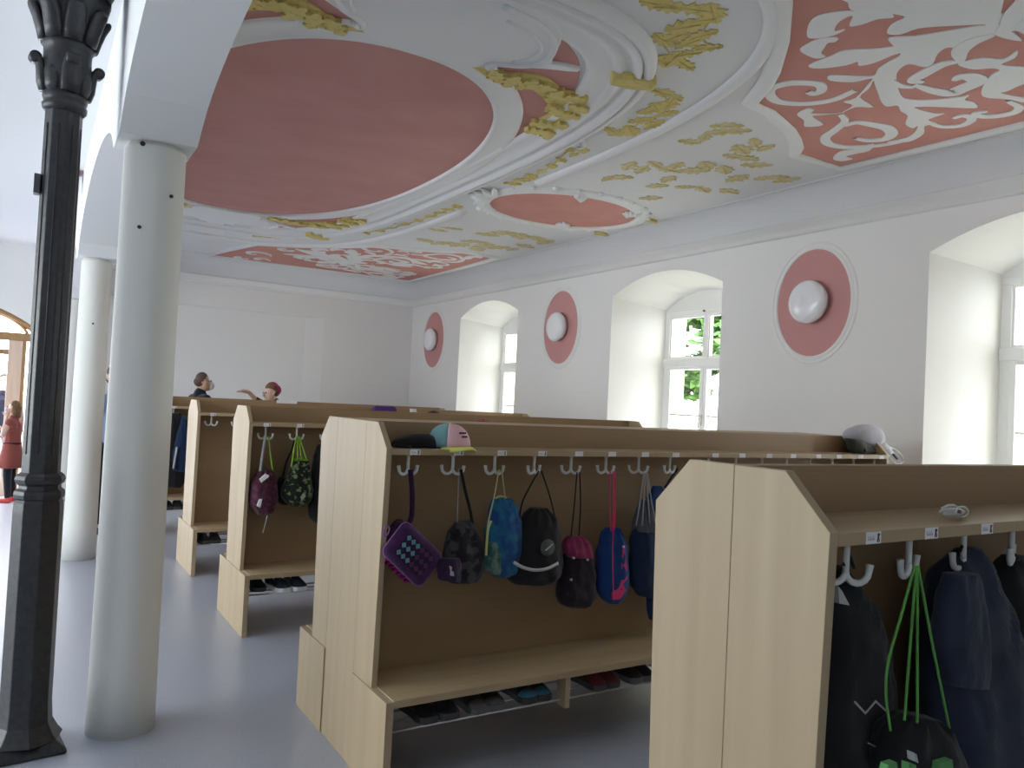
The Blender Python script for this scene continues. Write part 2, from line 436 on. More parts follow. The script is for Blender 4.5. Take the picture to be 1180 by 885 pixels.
# ------------------------------------------------------------------ ceiling stucco (real relief on the ceiling plane)
YM = 6.55; XM = 1.80
def cpt(u, v): p = P(u, v, 2, ZC); return Vector((p.x, p.y))
def flat(mb, poly, z0, z1):
    """thin plate of polygon hanging from z0 down to z1"""
    mb.prism([(p[0], p[1], z0) for p in poly], (0, 0, z1-z0)); return mb
def sell(a, b, n, cx=XM, cy=YM, k=96):
    out = []
    for i in range(k):
        w = 2*PI*i/k; c, s = cos(w), sin(w)
        out.append(Vector((cx+a*math.copysign(abs(c)**(2/n), c), cy+b*math.copysign(abs(s)**(2/n), s))))
    return out
def cut(path, lo=AX1+.005):
    return [p for p in path if p[0] > lo]
def ribbon(mb, path, prof, closed=False):
    """sweep a moulding profile [(offset, drop)] along a 2-D path on the ceiling"""
    n = len(path); rows = []
    for i in range(n):
        a = path[i-1] if closed or i > 0 else path[i]; b = path[(i+1) % n] if closed or i < n-1 else path[i]
        t = (Vector(b)-Vector(a)); t.normalize(); nn = Vector((t.y, -t.x))
        rows.append([(path[i][0]+nn.x*o, path[i][1]+nn.y*o, ZC+.001-d) for o, d in prof])
    k = len(prof); vs = [q for r in rows for q in r]; fs = []
    for i in range(n if closed else n-1):
        j = (i+1) % n
        for q in range(k-1): fs.append((i*k+q, i*k+q+1, j*k+q+1, j*k+q))
    if not closed: fs += [list(range(k)), list(range((n-1)*k, n*k))]
    return mb.add(vs, fs, True)
def runs(path):
    """the pieces of a closed path that lie on the hall side of the arcade"""
    n = len(path); ok = [p[0] > AX1+.01 for p in path]
    s = next(i for i in range(n) if ok[i] and not ok[i-1])
    out = []
    for i in range(n):
        j = (s+i) % n
        if not ok[j]: break
        out.append(path[j])
    return out
def half(w, h, edge=0.0):
    return [(-w/2, 0), (-w/2, h*.35), (-w*.42, h*.75), (-w*.2, h), (w*.2, h), (w*.42, h*.75), (w/2, h*.35), (w/2, 0)]

def leaf_(c, a, L, wd):
    """lobed leaf outline"""
    out = []; d = Vector((cos(a), sin(a))); nn = Vector((-d.y, d.x))
    prof = [(0, .02), (.15, .25), (.25, .13), (.42, .42), (.5, .24), (.68, .36), (.75, .18), (.9, .14), (1, 0)]
    for s, w in prof: out.append(c+d*L*s+nn*wd*w)
    for s, w in prof[::-1][1:]: out.append(c+d*L*s-nn*wd*w)
    return out
leaf = leaf_
# central oval: pink ground, white ring, frame
ell_px = [(287,39),(328,36),(390,37.4),(450,50),(509.5,68),(545,89.5),(562,117),(561,146),(545,176),(504,203)]
right = [cpt(*q) for q in ell_px] + [cpt(450, 225)]
base = sell(1.24, 2.44, 2.25, 1.78, 6.55, 120)
ell = base
t = thing('central_ceiling_oval', 'huge dusky pink oval field with white stucco frame on the ceiling', 'ceiling medallion', (1.9, YM, ZC))
g = MB(); flat(g, cut(sell(1.30, 3.14, 3.2)), ZC, ZC-.006); g.build('pink_ground', PINKC, t)
g = MB(); ring_in = runs(ell); ribbon(g, ring_in, [(.0, .0), (.0, .03), (.012, .036), (.03, .03), (.05, .022), (.15, .02), (.185, .026), (.2, .018), (.205, 0)])
g.build('oval_ring', STUCCO, t)
fr = runs(sell(1.62, 3.5, 3.5))
g = MB(); ribbon(g, fr, [(-.38, 0), (-.38, .02), (-.34, .028), (-.31, .02), (-.24, .018), (-.215, .03), (-.195, .045), (-.17, .045), (-.16, .03), (-.12, .028), (-.10, .04), (-.085, .062), (-.06, .066), (-.052, .05), (-.048, .03), (-.042, .03), (-.038, .055), (-.01, .058), (.02, .04), (.03, .015), (.03, 0)])
g.build('outer_frame', STUCCO, t)
# scallop shells and leaves in the four spandrels (two in view)
def mirrorset(poly):
    return [poly, [Vector((p[0], 2*YM-p[1])) for p in poly][::-1]]
shell = [(2.10,4.09),(2.165,4.03),(2.19,3.96),(2.26,3.92),(2.36,3.88),(2.44,3.835),(2.50,3.80),(2.60,3.755),(2.665,3.72),(2.655,3.68),(2.56,3.69),(2.475,3.72),(2.43,3.64),(2.38,3.50),(2.315,3.39),(2.2,3.30),(2.0,3.24),(1.8,3.22)]
shell += [(3.6-x, y) for x, y in shell[::-1][1:]]
for i, poly in enumerate(mirrorset([Vector(q) for q in shell])):
    g = MB(); flat(g, poly, ZC, ZC-.03)
    g.build('shell_cartouche', STUCCO, t, bevel=.012)
    g = MB(); f = (lambda y: y) if i == 0 else (lambda y: 2*YM-y)
    for sg in (1, -1):
        fx = (lambda x: x) if sg > 0 else (lambda x: 3.6-x)
        ridge = spline([Vector((fx(x), f(y), ZC-.03)) for x, y in ((2.24,3.95),(2.20,3.985),(2.19,3.95),(2.24,3.90),(2.36,3.83),(2.42,3.72),(2.38,3.56),(2.28,3.44),(2.12,3.36),(1.9,3.32))], 5)
        g.tube(ridge, .02, 8)
        ridge = spline([Vector((fx(x), f(y), ZC-.028)) for x, y in ((2.28,3.84),(2.34,3.74),(2.32,3.6),(2.2,3.5),(2.0,3.44))], 5)
        g.tube(ridge, .012, 8)
    g.build('shell_ridge', STUCCO, t)
# gilt acanthus in the spandrels
ga_px = [(534,71),(556,73),(583,81),(614,83),(634,90),(651,102),(675,105),(678,112),(668,124),(651,136),(644,153),(631,158),(617,149),(610,141),(631,130),(638,125),(617,102),(597,93),(570,90),(549,80)]
ga = [cpt(*q) for q in ga_px]
for fy in (0, 1):
    for fx in (0, 1):
        poly = [Vector((3.6-p.x if fx else p.x, 2*YM-p.y if fy else p.y)) for p in ga]
        if min(p.x for p in poly) < AX1: poly = [Vector((max(p.x, AX1+.004), p.y)) for p in poly]
        g = MB(); poly = [Vector((max(p.x, AX1+.004), p.y)) for p in spline([Vector((p.x, p.y, 0)) for p in poly], 3, True)]
        flat(g, poly, ZC-.004, ZC-.020)
        rl = random.Random(5)
        for i, q in enumerate(((572,82),(590,88),(608,92),(625,95),(640,104),(658,108),(668,120),(655,128),(645,140),(632,150),(620,146),(640,122),(627,138))):
            p = cpt(*q); p = Vector((3.6-p.x if fx else p.x, 2*YM-p.y if fy else p.y)); a = rl.random()*6.28; l = .20
            if p.x < AX1+.15: continue
            g.prism([(v.x, v.y, ZC-.01) for v in leaf_(p-Vector((cos(a), sin(a)))*l*.5, a, l, l*.8)], (0, 0, -.026-.0006*i))
        o = g.build('gilt_acanthus', GOLD, t)
for fy in (0, 1):
    a, b = Vector((2.83, 3.62)), Vector((3.10, 3.52)); d = Vector((.05, .085))
    poly = [a-d*.5, (a+b)/2-d*.8, b-d*.3, b+d*.6, (a+b)/2+d*.9, a+d*.6]
    if fy: poly = [Vector((p.x, 2*YM-p.y)) for p in poly]
    g = MB(); flat(g, poly, ZC, ZC-.074); g.build('gilt_clasp', GOLD, t, bevel=.02)
    # small volute where the frame steps in to its straight side
    g = MB(); q = Vector((3.40, 4.72 if not fy else 2*YM-4.72, ZC))
    for k in range(3):
        rr = .07-.018*k; s = -1 if fy else 1
        g.tube([q+Vector((-.02+.045*k+rr*.6*cos(w), s*(.02*k)+rr*sin(w), -.02)) for w in arc(0, 2*PI*.97, 16)], .02, 6)
    g.build('volute', STUCCO, t)

# thin rib that follows the frame
rp = runs(sell(2.03, 4.2, 3.5, k=140))
g = MB(); seg = [p for p in rp]
lo = [p for p in seg if not (5.86 < p[1] < 7.22 and p[0] > 3)]
up = [p for p in seg if p[1] > 6.5 and not (5.86 < p[1] < 7.22 and p[0] > 3)]; dn = [p for p in seg if p[1] < 6.5 and not (5.86 < p[1] < 7.22 and p[0] > 3)]
for s_, lab in ((up, 'slender white stucco rib on the ceiling, far side of the small pink oval'), (dn, 'slender white stucco rib on the ceiling, near side of the small pink oval')):
    g = MB(); ribbon(g, s_, [(-.075, 0), (-.07, .02), (-.045, .034), (-.01, .034), (.015, .02), (.02, 0)])
    o = g.build('stucco_rib', STUCCO, org=(2.0, s_[0][1], ZC)); tag(o, lab, 'ceiling moulding', 'stucco ribs around the central oval')

# oval medallion next to the window wall
mc = Vector((4.56, 6.5)); ma, mbx = .80, .615
t = thing('oval_ceiling_medallion', 'smaller pink oval medallion with knobbly stucco rim near the window wall', 'ceiling medallion', (mc.x, mc.y, ZC))
e1 = sell(ma, mbx, 2, mc.x, mc.y, 72)
flat(MB(), sell(ma+.03, mbx+.03, 2, mc.x, mc.y, 72), ZC, ZC-.008).build('pink_field', PINKN, t)
g = MB(); ribbon(g, e1, [(-.0, 0), (-.0, .022), (.03, .034), (.06, .03), (.08, .02), (.11, .022), (.14, .016), (.15, 0)], True); g.build('rim', STUCCO, t)
rnd = random.Random(3)
for i in range(26):
    w = 2*PI*i/26; r = .013+.014*rnd.random()
    q = Vector((mc.x+(ma+.14)*cos(w), mc.y+(mbx+.14)*sin(w), ZC-.012))
    MB().lathe([(0, -r), (r*1.2, -r*.6), (r*1.6, 0), (r*1.2, r*.6), (0, r)], q, 8).build('bead', STUCCO, t)
for (px, py, ln, an) in ((3.72, 6.46, .34, 0), (5.15, 6.1, .16, .6), (4.95, 6.95, .18, -.5), (4.3, 5.95, .16, 2.2)):
    g = MB()
    for k in range(5):
        w = an+PI+(k-2)*.5; q = Vector((px, py, ZC-.012))
        g.tube([q, q+Vector((cos(w), sin(w), 0))*ln*.45+Vector((0, 0, -.02)), q+Vector((cos(w), sin(w), 0))*ln*.8], [.02, .035, .006], 7)
    g.build('leaf_ornament', STUCCO, t)
for (u, v, r) in ((693, 268, .07), (751, 253, .05)):
    q = cpt(u, v); g = MB(); flat(g, [q+Vector((r*1.5*cos(w), r*.6*sin(w))) for w in arc(0, 2*PI*.93, 14)], ZC, ZC-.03); g.build('gilt_leaf', GOLD, t, bevel=.008)

# corner panels with white acanthus scrolls
def z4(u, v): return cpt(870+u/3.806, v/3.806)
A_polys = [
 [(330,-60),(405,0),(412,22),(440,38),(560,30),(600,50),(660,66),(600,100),(580,138),(640,142),(720,115),(860,104),(1110,92),(1180,84),(1230,70),(1180,60),(1110,55),(1060,45),(1000,40),(960,15),(950,-60)],
 [(440,38),(350,45),(275,62),(238,95),(228,150),(265,160),(340,148),(395,122),(350,128),(362,95),(400,68),(430,62),(415,105),(470,98),(540,74),(610,66),(560,30)],
 [(365,158),(300,160),(250,175),(198,208),(225,232),(270,248),(310,240),(290,225),(305,200),(320,180),(350,176)],
 [(640,190),(540,205),(400,212),(330,240),(235,280),(285,292),(400,278),(450,262),(456,280),(520,268),(600,235),(640,222),(660,205)],
 [(590,155),(700,150),(840,128),(980,105),(1110,95),(1240,86),(1240,150),(1180,140),(1140,125),(1050,145),(960,175),(900,200),(840,200),(800,230),(780,270),(740,285),(680,272),(640,290),(620,330),(640,410),(690,430),(780,430),(900,418),(940,410),(920,430),(960,440),(975,465),(900,465),(780,460),(700,462),(730,475),(790,490),(835,490),(790,505),(760,520),(800,535),(745,545),(740,580),(690,610),(640,618),(580,618),(660,600),(700,575),(715,545),(690,555),(660,535),(670,500),(640,480),(625,455),(580,460),(555,440),(540,400),(525,360),(520,345),(500,380),(460,420),(520,462),(440,462),(380,490),(430,455),(390,440),(440,425),(490,370),(515,335),(430,352),(330,345),(328,322),(430,325),(520,325),(540,295),(590,262),(640,230),(600,185)],
 [(375,490),(290,498),(250,505),(300,540),(220,548),(215,520),(185,495),(230,470),(260,475),(250,490),(350,492)],
 [(520,625),(430,648),(370,660),(342,690),(380,700),(430,690),(400,680),(440,668),(500,655)],
 [(900,265),(1000,245),(1090,250),(1150,215),(1140,245),(1080,275),(1180,285),(1230,300),(1230,370),(1180,360),(1110,390),(1080,400),(1180,420),(1230,420),(1230,440),(1180,440),(1130,430),(1080,425),(1000,415),(1000,370),(1040,320),(1075,300),(1040,290),(960,295),(900,280)],
]
A_rib = [
 ([(440,390),(340,432),(220,448),(110,440),(66,410),(75,378),(150,358),(230,356),(285,365),(292,390),(260,404),(232,396)], (14, 22)),
 ([(375,495),(395,525),(350,565),(310,595),(320,622),(380,638),(470,638),(560,630),(640,616)], (12, 22)),
 ([(390,545),(450,530),(520,540),(580,555),(600,580),(570,603),(500,610),(440,600)], (12, 26)),
 ([(760,530),(820,548),(900,545),(945,525),(948,506),(910,500),(872,512)], (10, 18)),
 ([(740,352),(695,345),(740,315),(820,275),(900,260)], (9, 26)),
 ([(700,362),(780,388),(860,400),(900,385),(975,350),(950,328),(900,330),(872,345)], (10, 34)),
 ([(905,262),(900,215),(950,175),(1050,142)], (10, 30)),
 ([(600,345),(640,368),(700,374)], (10, 14)),
 ([(1110,435),(1158,460),(1138,485),(1070,500),(1000,502),(967,490),(1020,480)], (10, 20)),
]
def widthribbon(mb, pts2, w0, w1, z0, z1):
    p = spline([Vector((q.x, q.y, 0)) for q in pts2], 5); n = len(p); L, R = [], []
    for i in range(n):
        t_ = (p[min(i+1, n-1)]-p[max(i-1, 0)]).normalized(); nn = Vector((-t_.y, t_.x, 0))
        w = (w0+(w1-w0)*sin(PI*i/(n-1))**.8)/2
        L.append(p[i]+nn*w); R.append(p[i]-nn*w)
    for i in range(n-1):
        a = [L[i], L[i+1], R[i+1], R[i]]
        mb.add([(q.x, q.y, z0) for q in a]+[(q.x, q.y, z1) for q in a], [(4, 5, 6, 7), (0, 1, 5, 4), (2, 3, 7, 6)])
panel = [Vector(q) for q in ((2.20,.78),(2.40,1.5),(2.58,2.22),(3.021,2.476),(3.323,2.734),(3.60,3.02),(3.74,3.20),(3.857,3.407),(4.05,3.425),(4.215,3.48),(4.42,3.555),(4.611,3.654),(4.76,3.75),(4.86,3.86),(5.345,3.865),(5.395,2.55),(5.395,.95))]
def corner_panel(label, fy):
    m_ = (lambda p: Vector((p.x, 2*YM-p.y))) if fy else (lambda p: Vector((p.x, p.y)))
    t = thing('scrollwork_panel', label, 'ceiling panel', (4.2, m_(Vector((0, 2.4))).y, ZC), 'scrollwork panels in the ceiling corners')
    pp = [m_(p) for p in panel]
    flat(MB(), pp, ZC, ZC-.006).build('pink_field', PINKN, t)
    g = MB(); sg = -1 if fy else 1
    ribbon(g, pp, [(sg*a, b) for a, b in ((.0, 0), (.0, .02), (-.025, .03), (-.07, .03), (-.095, .016), (-.105, 0))], True); g.build('panel_frame', STUCCO, t)
    g = MB(); z0, z1 = ZC-.005, ZC-.011
    sets = [lambda p: p]
    sets.append(lambda p: Vector((p.x-.02, 2.0-(p.y-2.0)*.62)))
    for q, f in enumerate(sets):
        for pi_, poly in enumerate(A_polys):
            pl_ = [f(z4(*c)) for c in poly]
            if q: pl_ = [p for p in pl_]
            if max(p.x for p in pl_) > 5.37: pl_ = [Vector((min(p.x, 5.37), p.y)) for p in pl_]
            pl_ = [Vector((p.x, p.y)) for p in spline([Vector((p.x, p.y, 0)) for p in pl_], 3, True)]
            g.prism([(m_(p).x, m_(p).y, z0) for p in pl_], (0, 0, z1-z0-.00025*pi_-.0045*q))
        for ri_, (poly, (w0, w1)) in enumerate(A_rib):
            pl_ = [m_(f(z4(*c))) for c in poly]
            pl_ = [Vector((min(p.x, 5.36), p.y)) for p in pl_]
            widthribbon(g, pl_, w0*.0029, w1*.0031, z0, z1-.0022-.00025*ri_-.0045*q)
    for (cx, cy, r, dr) in ((2.72, 1.5, .22, 1), (2.62, .98, .12, -1), (2.95, 2.2, .13, -1), (2.9, 1.05, .14, 1)):
        pts = [m_(Vector((cx+r*(1-.16*w)*cos(dr*w), cy+r*(1-.16*w)*sin(dr*w)))) for w in arc(0, 5.2, 14)]
        widthribbon(g, pts, .02, .07, z0, z1-.010)
    g.build('acanthus_scroll', STUCCO, t)
corner_panel('pink ceiling panel with white acanthus scrolls, nearest the viewer by the window wall', 0)
corner_panel('pink ceiling panel with white acanthus scrolls, along the far end wall', 1)

# gilt leaf sprays
def spray(label, px, L, m_, seed, mirror=False, stem=True):
    """lobed leaves lying on the ceiling round a thin stem; px = where the leaves sit in the photo"""
    rnd = random.Random(seed); cs = [cpt(*q) for q in px]
    c = sum(cs, Vector((0, 0)))/len(cs)
    t = thing('gilt_leaf_spray', label, 'ceiling ornament', (c.x, c.y, ZC), 'gilt leaf sprays on the ceiling')
    for i, q in enumerate(cs):
        nx = cs[(i+1) % len(cs)]; d = nx-q; g = MB()
        a = math.atan2(d.y, d.x)+rnd.uniform(-1.3, 1.3) if d.length > 1e-6 else rnd.random()*6
        l = L*rnd.uniform(.8, 1.2)
        st_ = q-Vector((cos(a), sin(a)))*l*.5; zz = -.006-.0007*(i % 9)
        g.prism([(p.x, p.y, ZC+.002) for p in leaf(st_, a, l, l*rnd.uniform(.65, .95))], (0, 0, zz))
        g.tube([(st_.x, st_.y, ZC+zz), (st_.x+cos(a)*l*.85, st_.y+sin(a)*l*.85, ZC+zz)], .004, 5)
        g.build('gilt_leaf', m_, t)
    if stem: MB().tube(spline([Vector((q.x, q.y, ZC-.004)) for q in cs[::2]], 3), .006, 5).build('stem', m_, t)
spray('gilt leaf spray between frame and rib, at the top of the view', [(758,4),(775,8),(800,10),(812,22),(822,15),(790,30),(808,40),(795,48),(815,54),(778,42),(765,46),(790,62),(775,68),(790,74),(758,68)], .19, GOLD, 11)
spray('gilt leaf spray beside the bulge of the big oval frame', [(765,107),(779,112),(770,120),(757,124),(768,131),(746,128),(740,138),(753,143),(727,150),(716,153),(705,150)], .19, GOLD, 12)
spray('long gilt leaf strip between oval frame and rib, nearer the viewer', [(672,173),(662,178),(656,172),(647,184),(636,191),(624,197),(612,203),(601,207),(591,211)], .15, GOLD, 13)
spray('long gilt leaf strip between oval frame and rib, beyond the small oval', [(527,238),(516,241),(506,245),(496,249),(482,254),(467,258),(452,262),(437,266),(422,268)], .17, GOLD, 14)
spray('gilt leaf strip nearest the far scrollwork panel', [(300,272),(315,273),(330,273),(345,274),(360,274),(372,274)], .24, GOLD, 16)
spray('broad faded gold leaf spray between the small oval and near panel', [(838,145),(850,151),(830,152),(812,158),(795,163),(870,164),(855,172),(882,170),(862,182),(845,180),(872,190),(895,204),(880,205),(906,207),(850,205),(835,195),(815,190),(800,196),(780,191),(770,195),(755,189),(740,195),(725,191),(715,204),(702,205),(770,206),(790,215),(810,218),(840,220),(757,214),(750,228)], .22, GOLDF, 21, stem=False)
spray('broad faded gold leaf spray between the small oval and far panel', [(505,265),(520,263),(490,277),(510,280),(530,282),(545,278),(562,270),(580,268),(600,272),(620,275),(628,279),(560,282),(575,285),(590,287),(550,286),(605,283)], .30, GOLDF, 22, stem=False)

# ------------------------------------------------------------------ wall medallions and lamps
for i, (c, lab) in enumerate(((4.37, 'pink oval wall plaque with moulded rim, nearest the viewer'),
                              (8.14, 'pink oval wall plaque with moulded rim, middle of three'),
                              (11.80, 'pink oval wall plaque with moulded rim, closest to the end wall'))):
    zc = 2.605; t = thing('oval_wall_plaque', lab, 'wall plaque', (W, c, zc-.47), 'pink oval plaques on the window wall')
    o1 = [(c+.37*cos(w), zc+.465*sin(w)) for w in arc(0, 2*PI*63/64, 64)]
    MB().prism([(W+.002, y, z) for y, z in o1], (-.006, 0, 0)).build('pink_field', PINKW, t)
    rings = []
    for off, d in ((0, 0), (0, .008), (.012, .012), (.028, .011), (.034, .004), (.045, .004), (.05, .010), (.062, .010), (.07, 0)):
        rings.append([(W-d, c+(.37+off)*cos(w), zc+(.465+off)*sin(w)) for w in arc(0, 2*PI*63/64, 64)])
    MB().rings(rings, caps=False).build('rim', PLASTER, t)
    l = thing('round_wall_lamp', ('round white wall lamp on the nearest pink oval', 'round white wall lamp on the middle pink oval', 'round white wall lamp on the pink oval closest to the end wall')[i], 'lamp', (W-.006, c, zc-.185), 'round lamps on the pink plaques')
    MB().lathe([(.16, -.004), (.16, -.035), (.155, -.04)], (W, c, zc), 40, 0).build('lamp_base', LAMPB, l)
    MB().lathe([(.165, -.038), (.183, -.05), (.188, -.07), (.183, -.095), (.16, -.118), (.12, -.132), (.06, -.14), (.0, -.142)], (W, c, zc), 48, 0).build('lamp_shade', LAMPM, l)

# small fixtures on the left face of the arcade
q = P(90, 215, 0, AX0)
t = thing('wall_fixture', 'small grey bracket with red top high on the arcade, behind iron column', 'fixture', (AX0, q.y, q.z-.1))
MB().box((AX0, q.y-.14, q.z-.07), (AX0-.05, q.y+.14, q.z-.04)).box((AX0, q.y-.14, q.z+.02), (AX0-.05, q.y+.14, q.z+.04)).box((AX0, q.y-.14, q.z-.07), (AX0-.03, q.y-.11, q.z+.04)).box((AX0, q.y+.11, q.z-.07), (AX0-.03, q.y+.14, q.z+.04)).build('bracket_frame', LAMPB, t)
MB().box((AX0, q.y-.13, q.z+.05), (AX0-.06, q.y+.13, q.z+.14)).build('red_box', RED, t, bevel=.01)

# ------------------------------------------------------------------ cloakroom racks
RX0, RX1 = 1.275, 4.78
TH = .025
HX = [1.398+.2149*k for k in range(8)] + [3.19+.2149*k for k in range(8)]
def hook_mesh(kind):
    mb = MB(); r = .007
    mb.lathe([(.014, 0), (.014, -.004), (.008, -.008)], (0, 0, 0), 12)
    mb.tube([(0, 0, -.004), (0, 0, -.062)], r, 8)
    for sg in ((1, -1) if kind else (1,)):
        a0 = [(sg*(.0+.024*(1-cos(w))), 0, -.062-.024*sin(w)) for w in arc(0, PI*.5, 5)]
        a1 = [(sg*(.024+.024*sin(w)), 0, -.062-.024*cos(w)) for w in arc(.25, PI*.5, 4)]
        mb.tube(a0+a1+[(sg*.05, 0, -.048)], [r]*(len(a0)+len(a1))+[r*1.15], 8)
    return mb
def put_hook(t, x, y, z, rot, first={}):
    o = hook_mesh(1)
    c, s = cos(rot), sin(rot)
    o.v = [Vector((x+v.x*c-v.y*s, y+v.x*s+v.y*c, z+v.z)) for v in o.v]
    return o.build('coat_hook', HOOKM, t)
def side_poly(y0, s, x, fill=0):
    """upright end panel: straight foot, slightly tapering, chamfered top corner"""
    return [(x, y0, .0), (x, y0+s*.205, .0), (x, y0+s*.208, .40), (x, y0+s*.235, 1.39), (x, y0+s*.13, 1.495), (x, y0, 1.495)]
def rack_side(t, y0, s, hooks=True, mid=True, rnd=None, tags=True, lower=True):
    rnd = rnd or random.Random(1)
    for x in (RX0, RX1-TH):
        MB().prism(side_poly(y0, s, x), (TH, 0, 0)).build('side_panel', WOODV, t, bevel=.0015)
        d = -.007 if x == RX0 else .007
        if lower: MB().box((x+min(d, -.001), y0, 0), (x+TH+max(d, .001), y0+s*.384, .398)).build('bench_side', WOODV, t, bevel=.0015)
    xa, xb = RX0+TH, RX1-TH; xm = 3.025
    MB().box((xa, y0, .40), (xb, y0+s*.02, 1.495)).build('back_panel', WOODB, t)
    for a, b in ((xa, xm-.0005), (xm+.0005, xb)):
        MB().box((a, y0+s*.02, 1.363), (b, y0+s*.235, 1.388)).build('shelf', WOODH, t, bevel=.0015)
        MB().box((a-.0, y0+s*.02, .372), (b, y0+s*.384, .402)).build('bench', WOODH, t, bevel=.002)
    for x in (2.15, 3.025, 3.9):
        MB().prism([(x, y0+s*.372, .372), (x, y0+s*.02, .372), (x, y0+s*.02, .335), (x, y0+s*.30, .335), (x, y0+s*.315, .232), (x, y0+s*.372, .232)], (.025, 0, 0)).build('bench_bracket', WOODV, t)
    for d in (.33, .235, .14):
        MB().tube([(xa, y0+s*d, .258), (xb, y0+s*d, .258)], .0055, 8).build('shoe_rail', RODM, t)
    if hooks:
        for k, x in enumerate(HX):
            put_hook(t, x, y0+s*.185, 1.364, rnd.uniform(-.5, .5))
            if tags:
                dx = rnd.uniform(-.006, .012)
                yy = y0+s*.2352
                tg = MB().box((x-.024+dx, yy, 1.364), (x+.024+dx, yy+s*.0008, 1.387)).build('name_tag', TAGM, t)
                if k < 4:
                    g = MB(); zz = 1.3755; y2 = yy+s*.0010
                    px = x-.018+dx
                    for q in range(6):   # illegible pencilled name
                        h = .004 if q % 2 else .008
                        g.box((px+q*.0038, y2, zz-.004), (px+q*.0038+.0016, y2+s*.0003, zz-.004+h))
                    g.box((px, y2, zz-.0042), (px+.021, y2+s*.0003, zz-.003))
                    g.build('pencilled_name', INKG, tg)
                    g = MB(); bx = x+.014+dx
                    g.lathe([(0, -.003), (.003, -.001), (.003, .001), (0, .003)], (bx+.001, y2, zz+.006), 8)
                    g.box((bx-.002, y2, zz-.004), (bx+.003, y2+s*.0004, zz+.004)); g.box((bx-.003, y2, zz-.009), (bx, y2+s*.0004, zz-.003)); g.box((bx+.002, y2, zz-.009), (bx+.005, y2+s*.0004, zz-.003))
                    g.build('figure_stamp', INK, tg)
Y1, Y2, Y2B, Y3, Y4, Y5 = 1.147, 3.24, 3.609, 5.58, 7.42, 9.5
LBL = 'light maple cloakroom rack unit with bench and hooks, '
def rack(lab, y, sides, grp):
    t = thing('cloakroom_rack', lab, 'coat rack', ((RX0+RX1)/2, y, 0), 'rows of cloakroom racks')
    for s, hk in sides: rack_side(t, y+s*.0006, s, hk, rnd=random.Random(int(y*100)+s))
    return t
r1n = rack(LBL+'nearest the viewer at the right', Y1, [(-1, True)], '')
r1f = rack(LBL+'backing onto the nearest one', Y1, [(1, False)], '')
r2n = rack(LBL+'second row, with the purple lunch bag', Y2, [(-1, True)], '')
r2f = rack(LBL+'far side of second row', Y2B, [(1, False)], '')
MB().box((RX0, Y2, 0), (RX0+TH, Y2B-.0006, 1.495)).build('infill_panel', WOODV, r2n, bevel=.0015)
MB().box((RX0+TH, Y2, 1.472), (RX1, Y2B-.0006, 1.495)).build('top_board', WOODH, r2n, bevel=.0015)
MB().box((RX1-TH, Y2, 0), (RX1, Y2B-.0006, 1.472)).build('infill_panel', WOODV, r2n, bevel=.0015)
r3 = rack('double-sided maple cloakroom rack, third row, with maroon and camouflage bags', Y3, [(-1, True), (1, False)], '')
r4 = rack('double-sided maple cloakroom rack, fourth row, with an empty first hook', Y4, [(-1, True), (1, False)], '')
r5 = rack('double-sided maple cloakroom rack, furthest row, in front of two standing people', Y5, [(-1, True), (1, False)], '')

# ------------------------------------------------------------------ soft goods
def px_body(rows, yp, depth, name, material, parent=None, seg=44, wr=.016, wf=14, seed=0, gather=0, org=None, off=0, flatk=2.4, ends=True, sub=6):
    """a cloth body whose outline is given as rows of photo points (left, right) on the plane y = yp"""
    L = spline([P(a, b, 1, yp) for a, b, c, d in rows], sub); R = spline([P(c, d, 1, yp) for a, b, c, d in rows], sub)
    n = len(L); rings = []
    wmax = max((R[i]-L[i]).length for i in range(n))/2
    for i in range(n):
        c = (L[i]+R[i])/2; ax = (R[i]-L[i])/2; hw = ax.length; dd = depth*min(1, (hw/wmax)**.7)
        ring = []
        for k in range(seg):
            w = 2*PI*k/seg
            cx = math.copysign(abs(cos(w))**(2/flatk), cos(w)); sy = math.copysign(abs(sin(w))**(2/flatk), sin(w))
            q = c+ax*cx+Vector((0, dd*sy+off, 0))
            sd = (1 if sy > 0 else -1)*3+seed; nz_ = .75*noise.noise(Vector((q.x*wf*1.7+seed+q.z*4, q.z*wf*.4, sd)))+.5*noise.noise(Vector((q.x*wf*3.2-q.z*9, q.z*wf*1.5, sd+7)))
            fold = 0
            if gather: fold = .011*cos(w*11+seed)*max(0, 1-(i/n)/gather)
            q += Vector((0, (wr*nz_+fold)*(-1 if sy < 0 else 1)*abs(sy), 0))+ax.normalized()*((fold*.6+wr*.55*noise.noise(Vector((q.z*wf*1.5, seed, cx))))*cx)
            ring.append(q)
        rings.append(ring)
    c0 = sum(rings[0], Vector())/seg; c1 = sum(rings[-1], Vector())/seg
    rings = [[c0+(q-c0)*.35 for q in rings[0]]]+rings+[[c1+(q-c1)*.5+(c1-sum(rings[-3], Vector())/seg)*.12 for q in rings[-1]]]
    return MB().rings(rings).build(name, material, parent, org=org)
def cord(pts, yp, r, name, material, parent, seg=6, per=4):
    q = [P(p[0], p[1], 1, p[2] if len(p) > 2 else yp) for p in pts]
    return MB().tube(spline(q, per) if len(q) > 2 else q, r, seg).build(name, material, parent)
def patch(pts, yp, depth, name, material, parent, th=.004):
    q = [P(a, b, 1, yp-depth) for a, b in pts]
    return MB().prism([v+Vector((0, -th, 0)) for v in q], (0, th*2.5, 0)).build(name, material, parent)

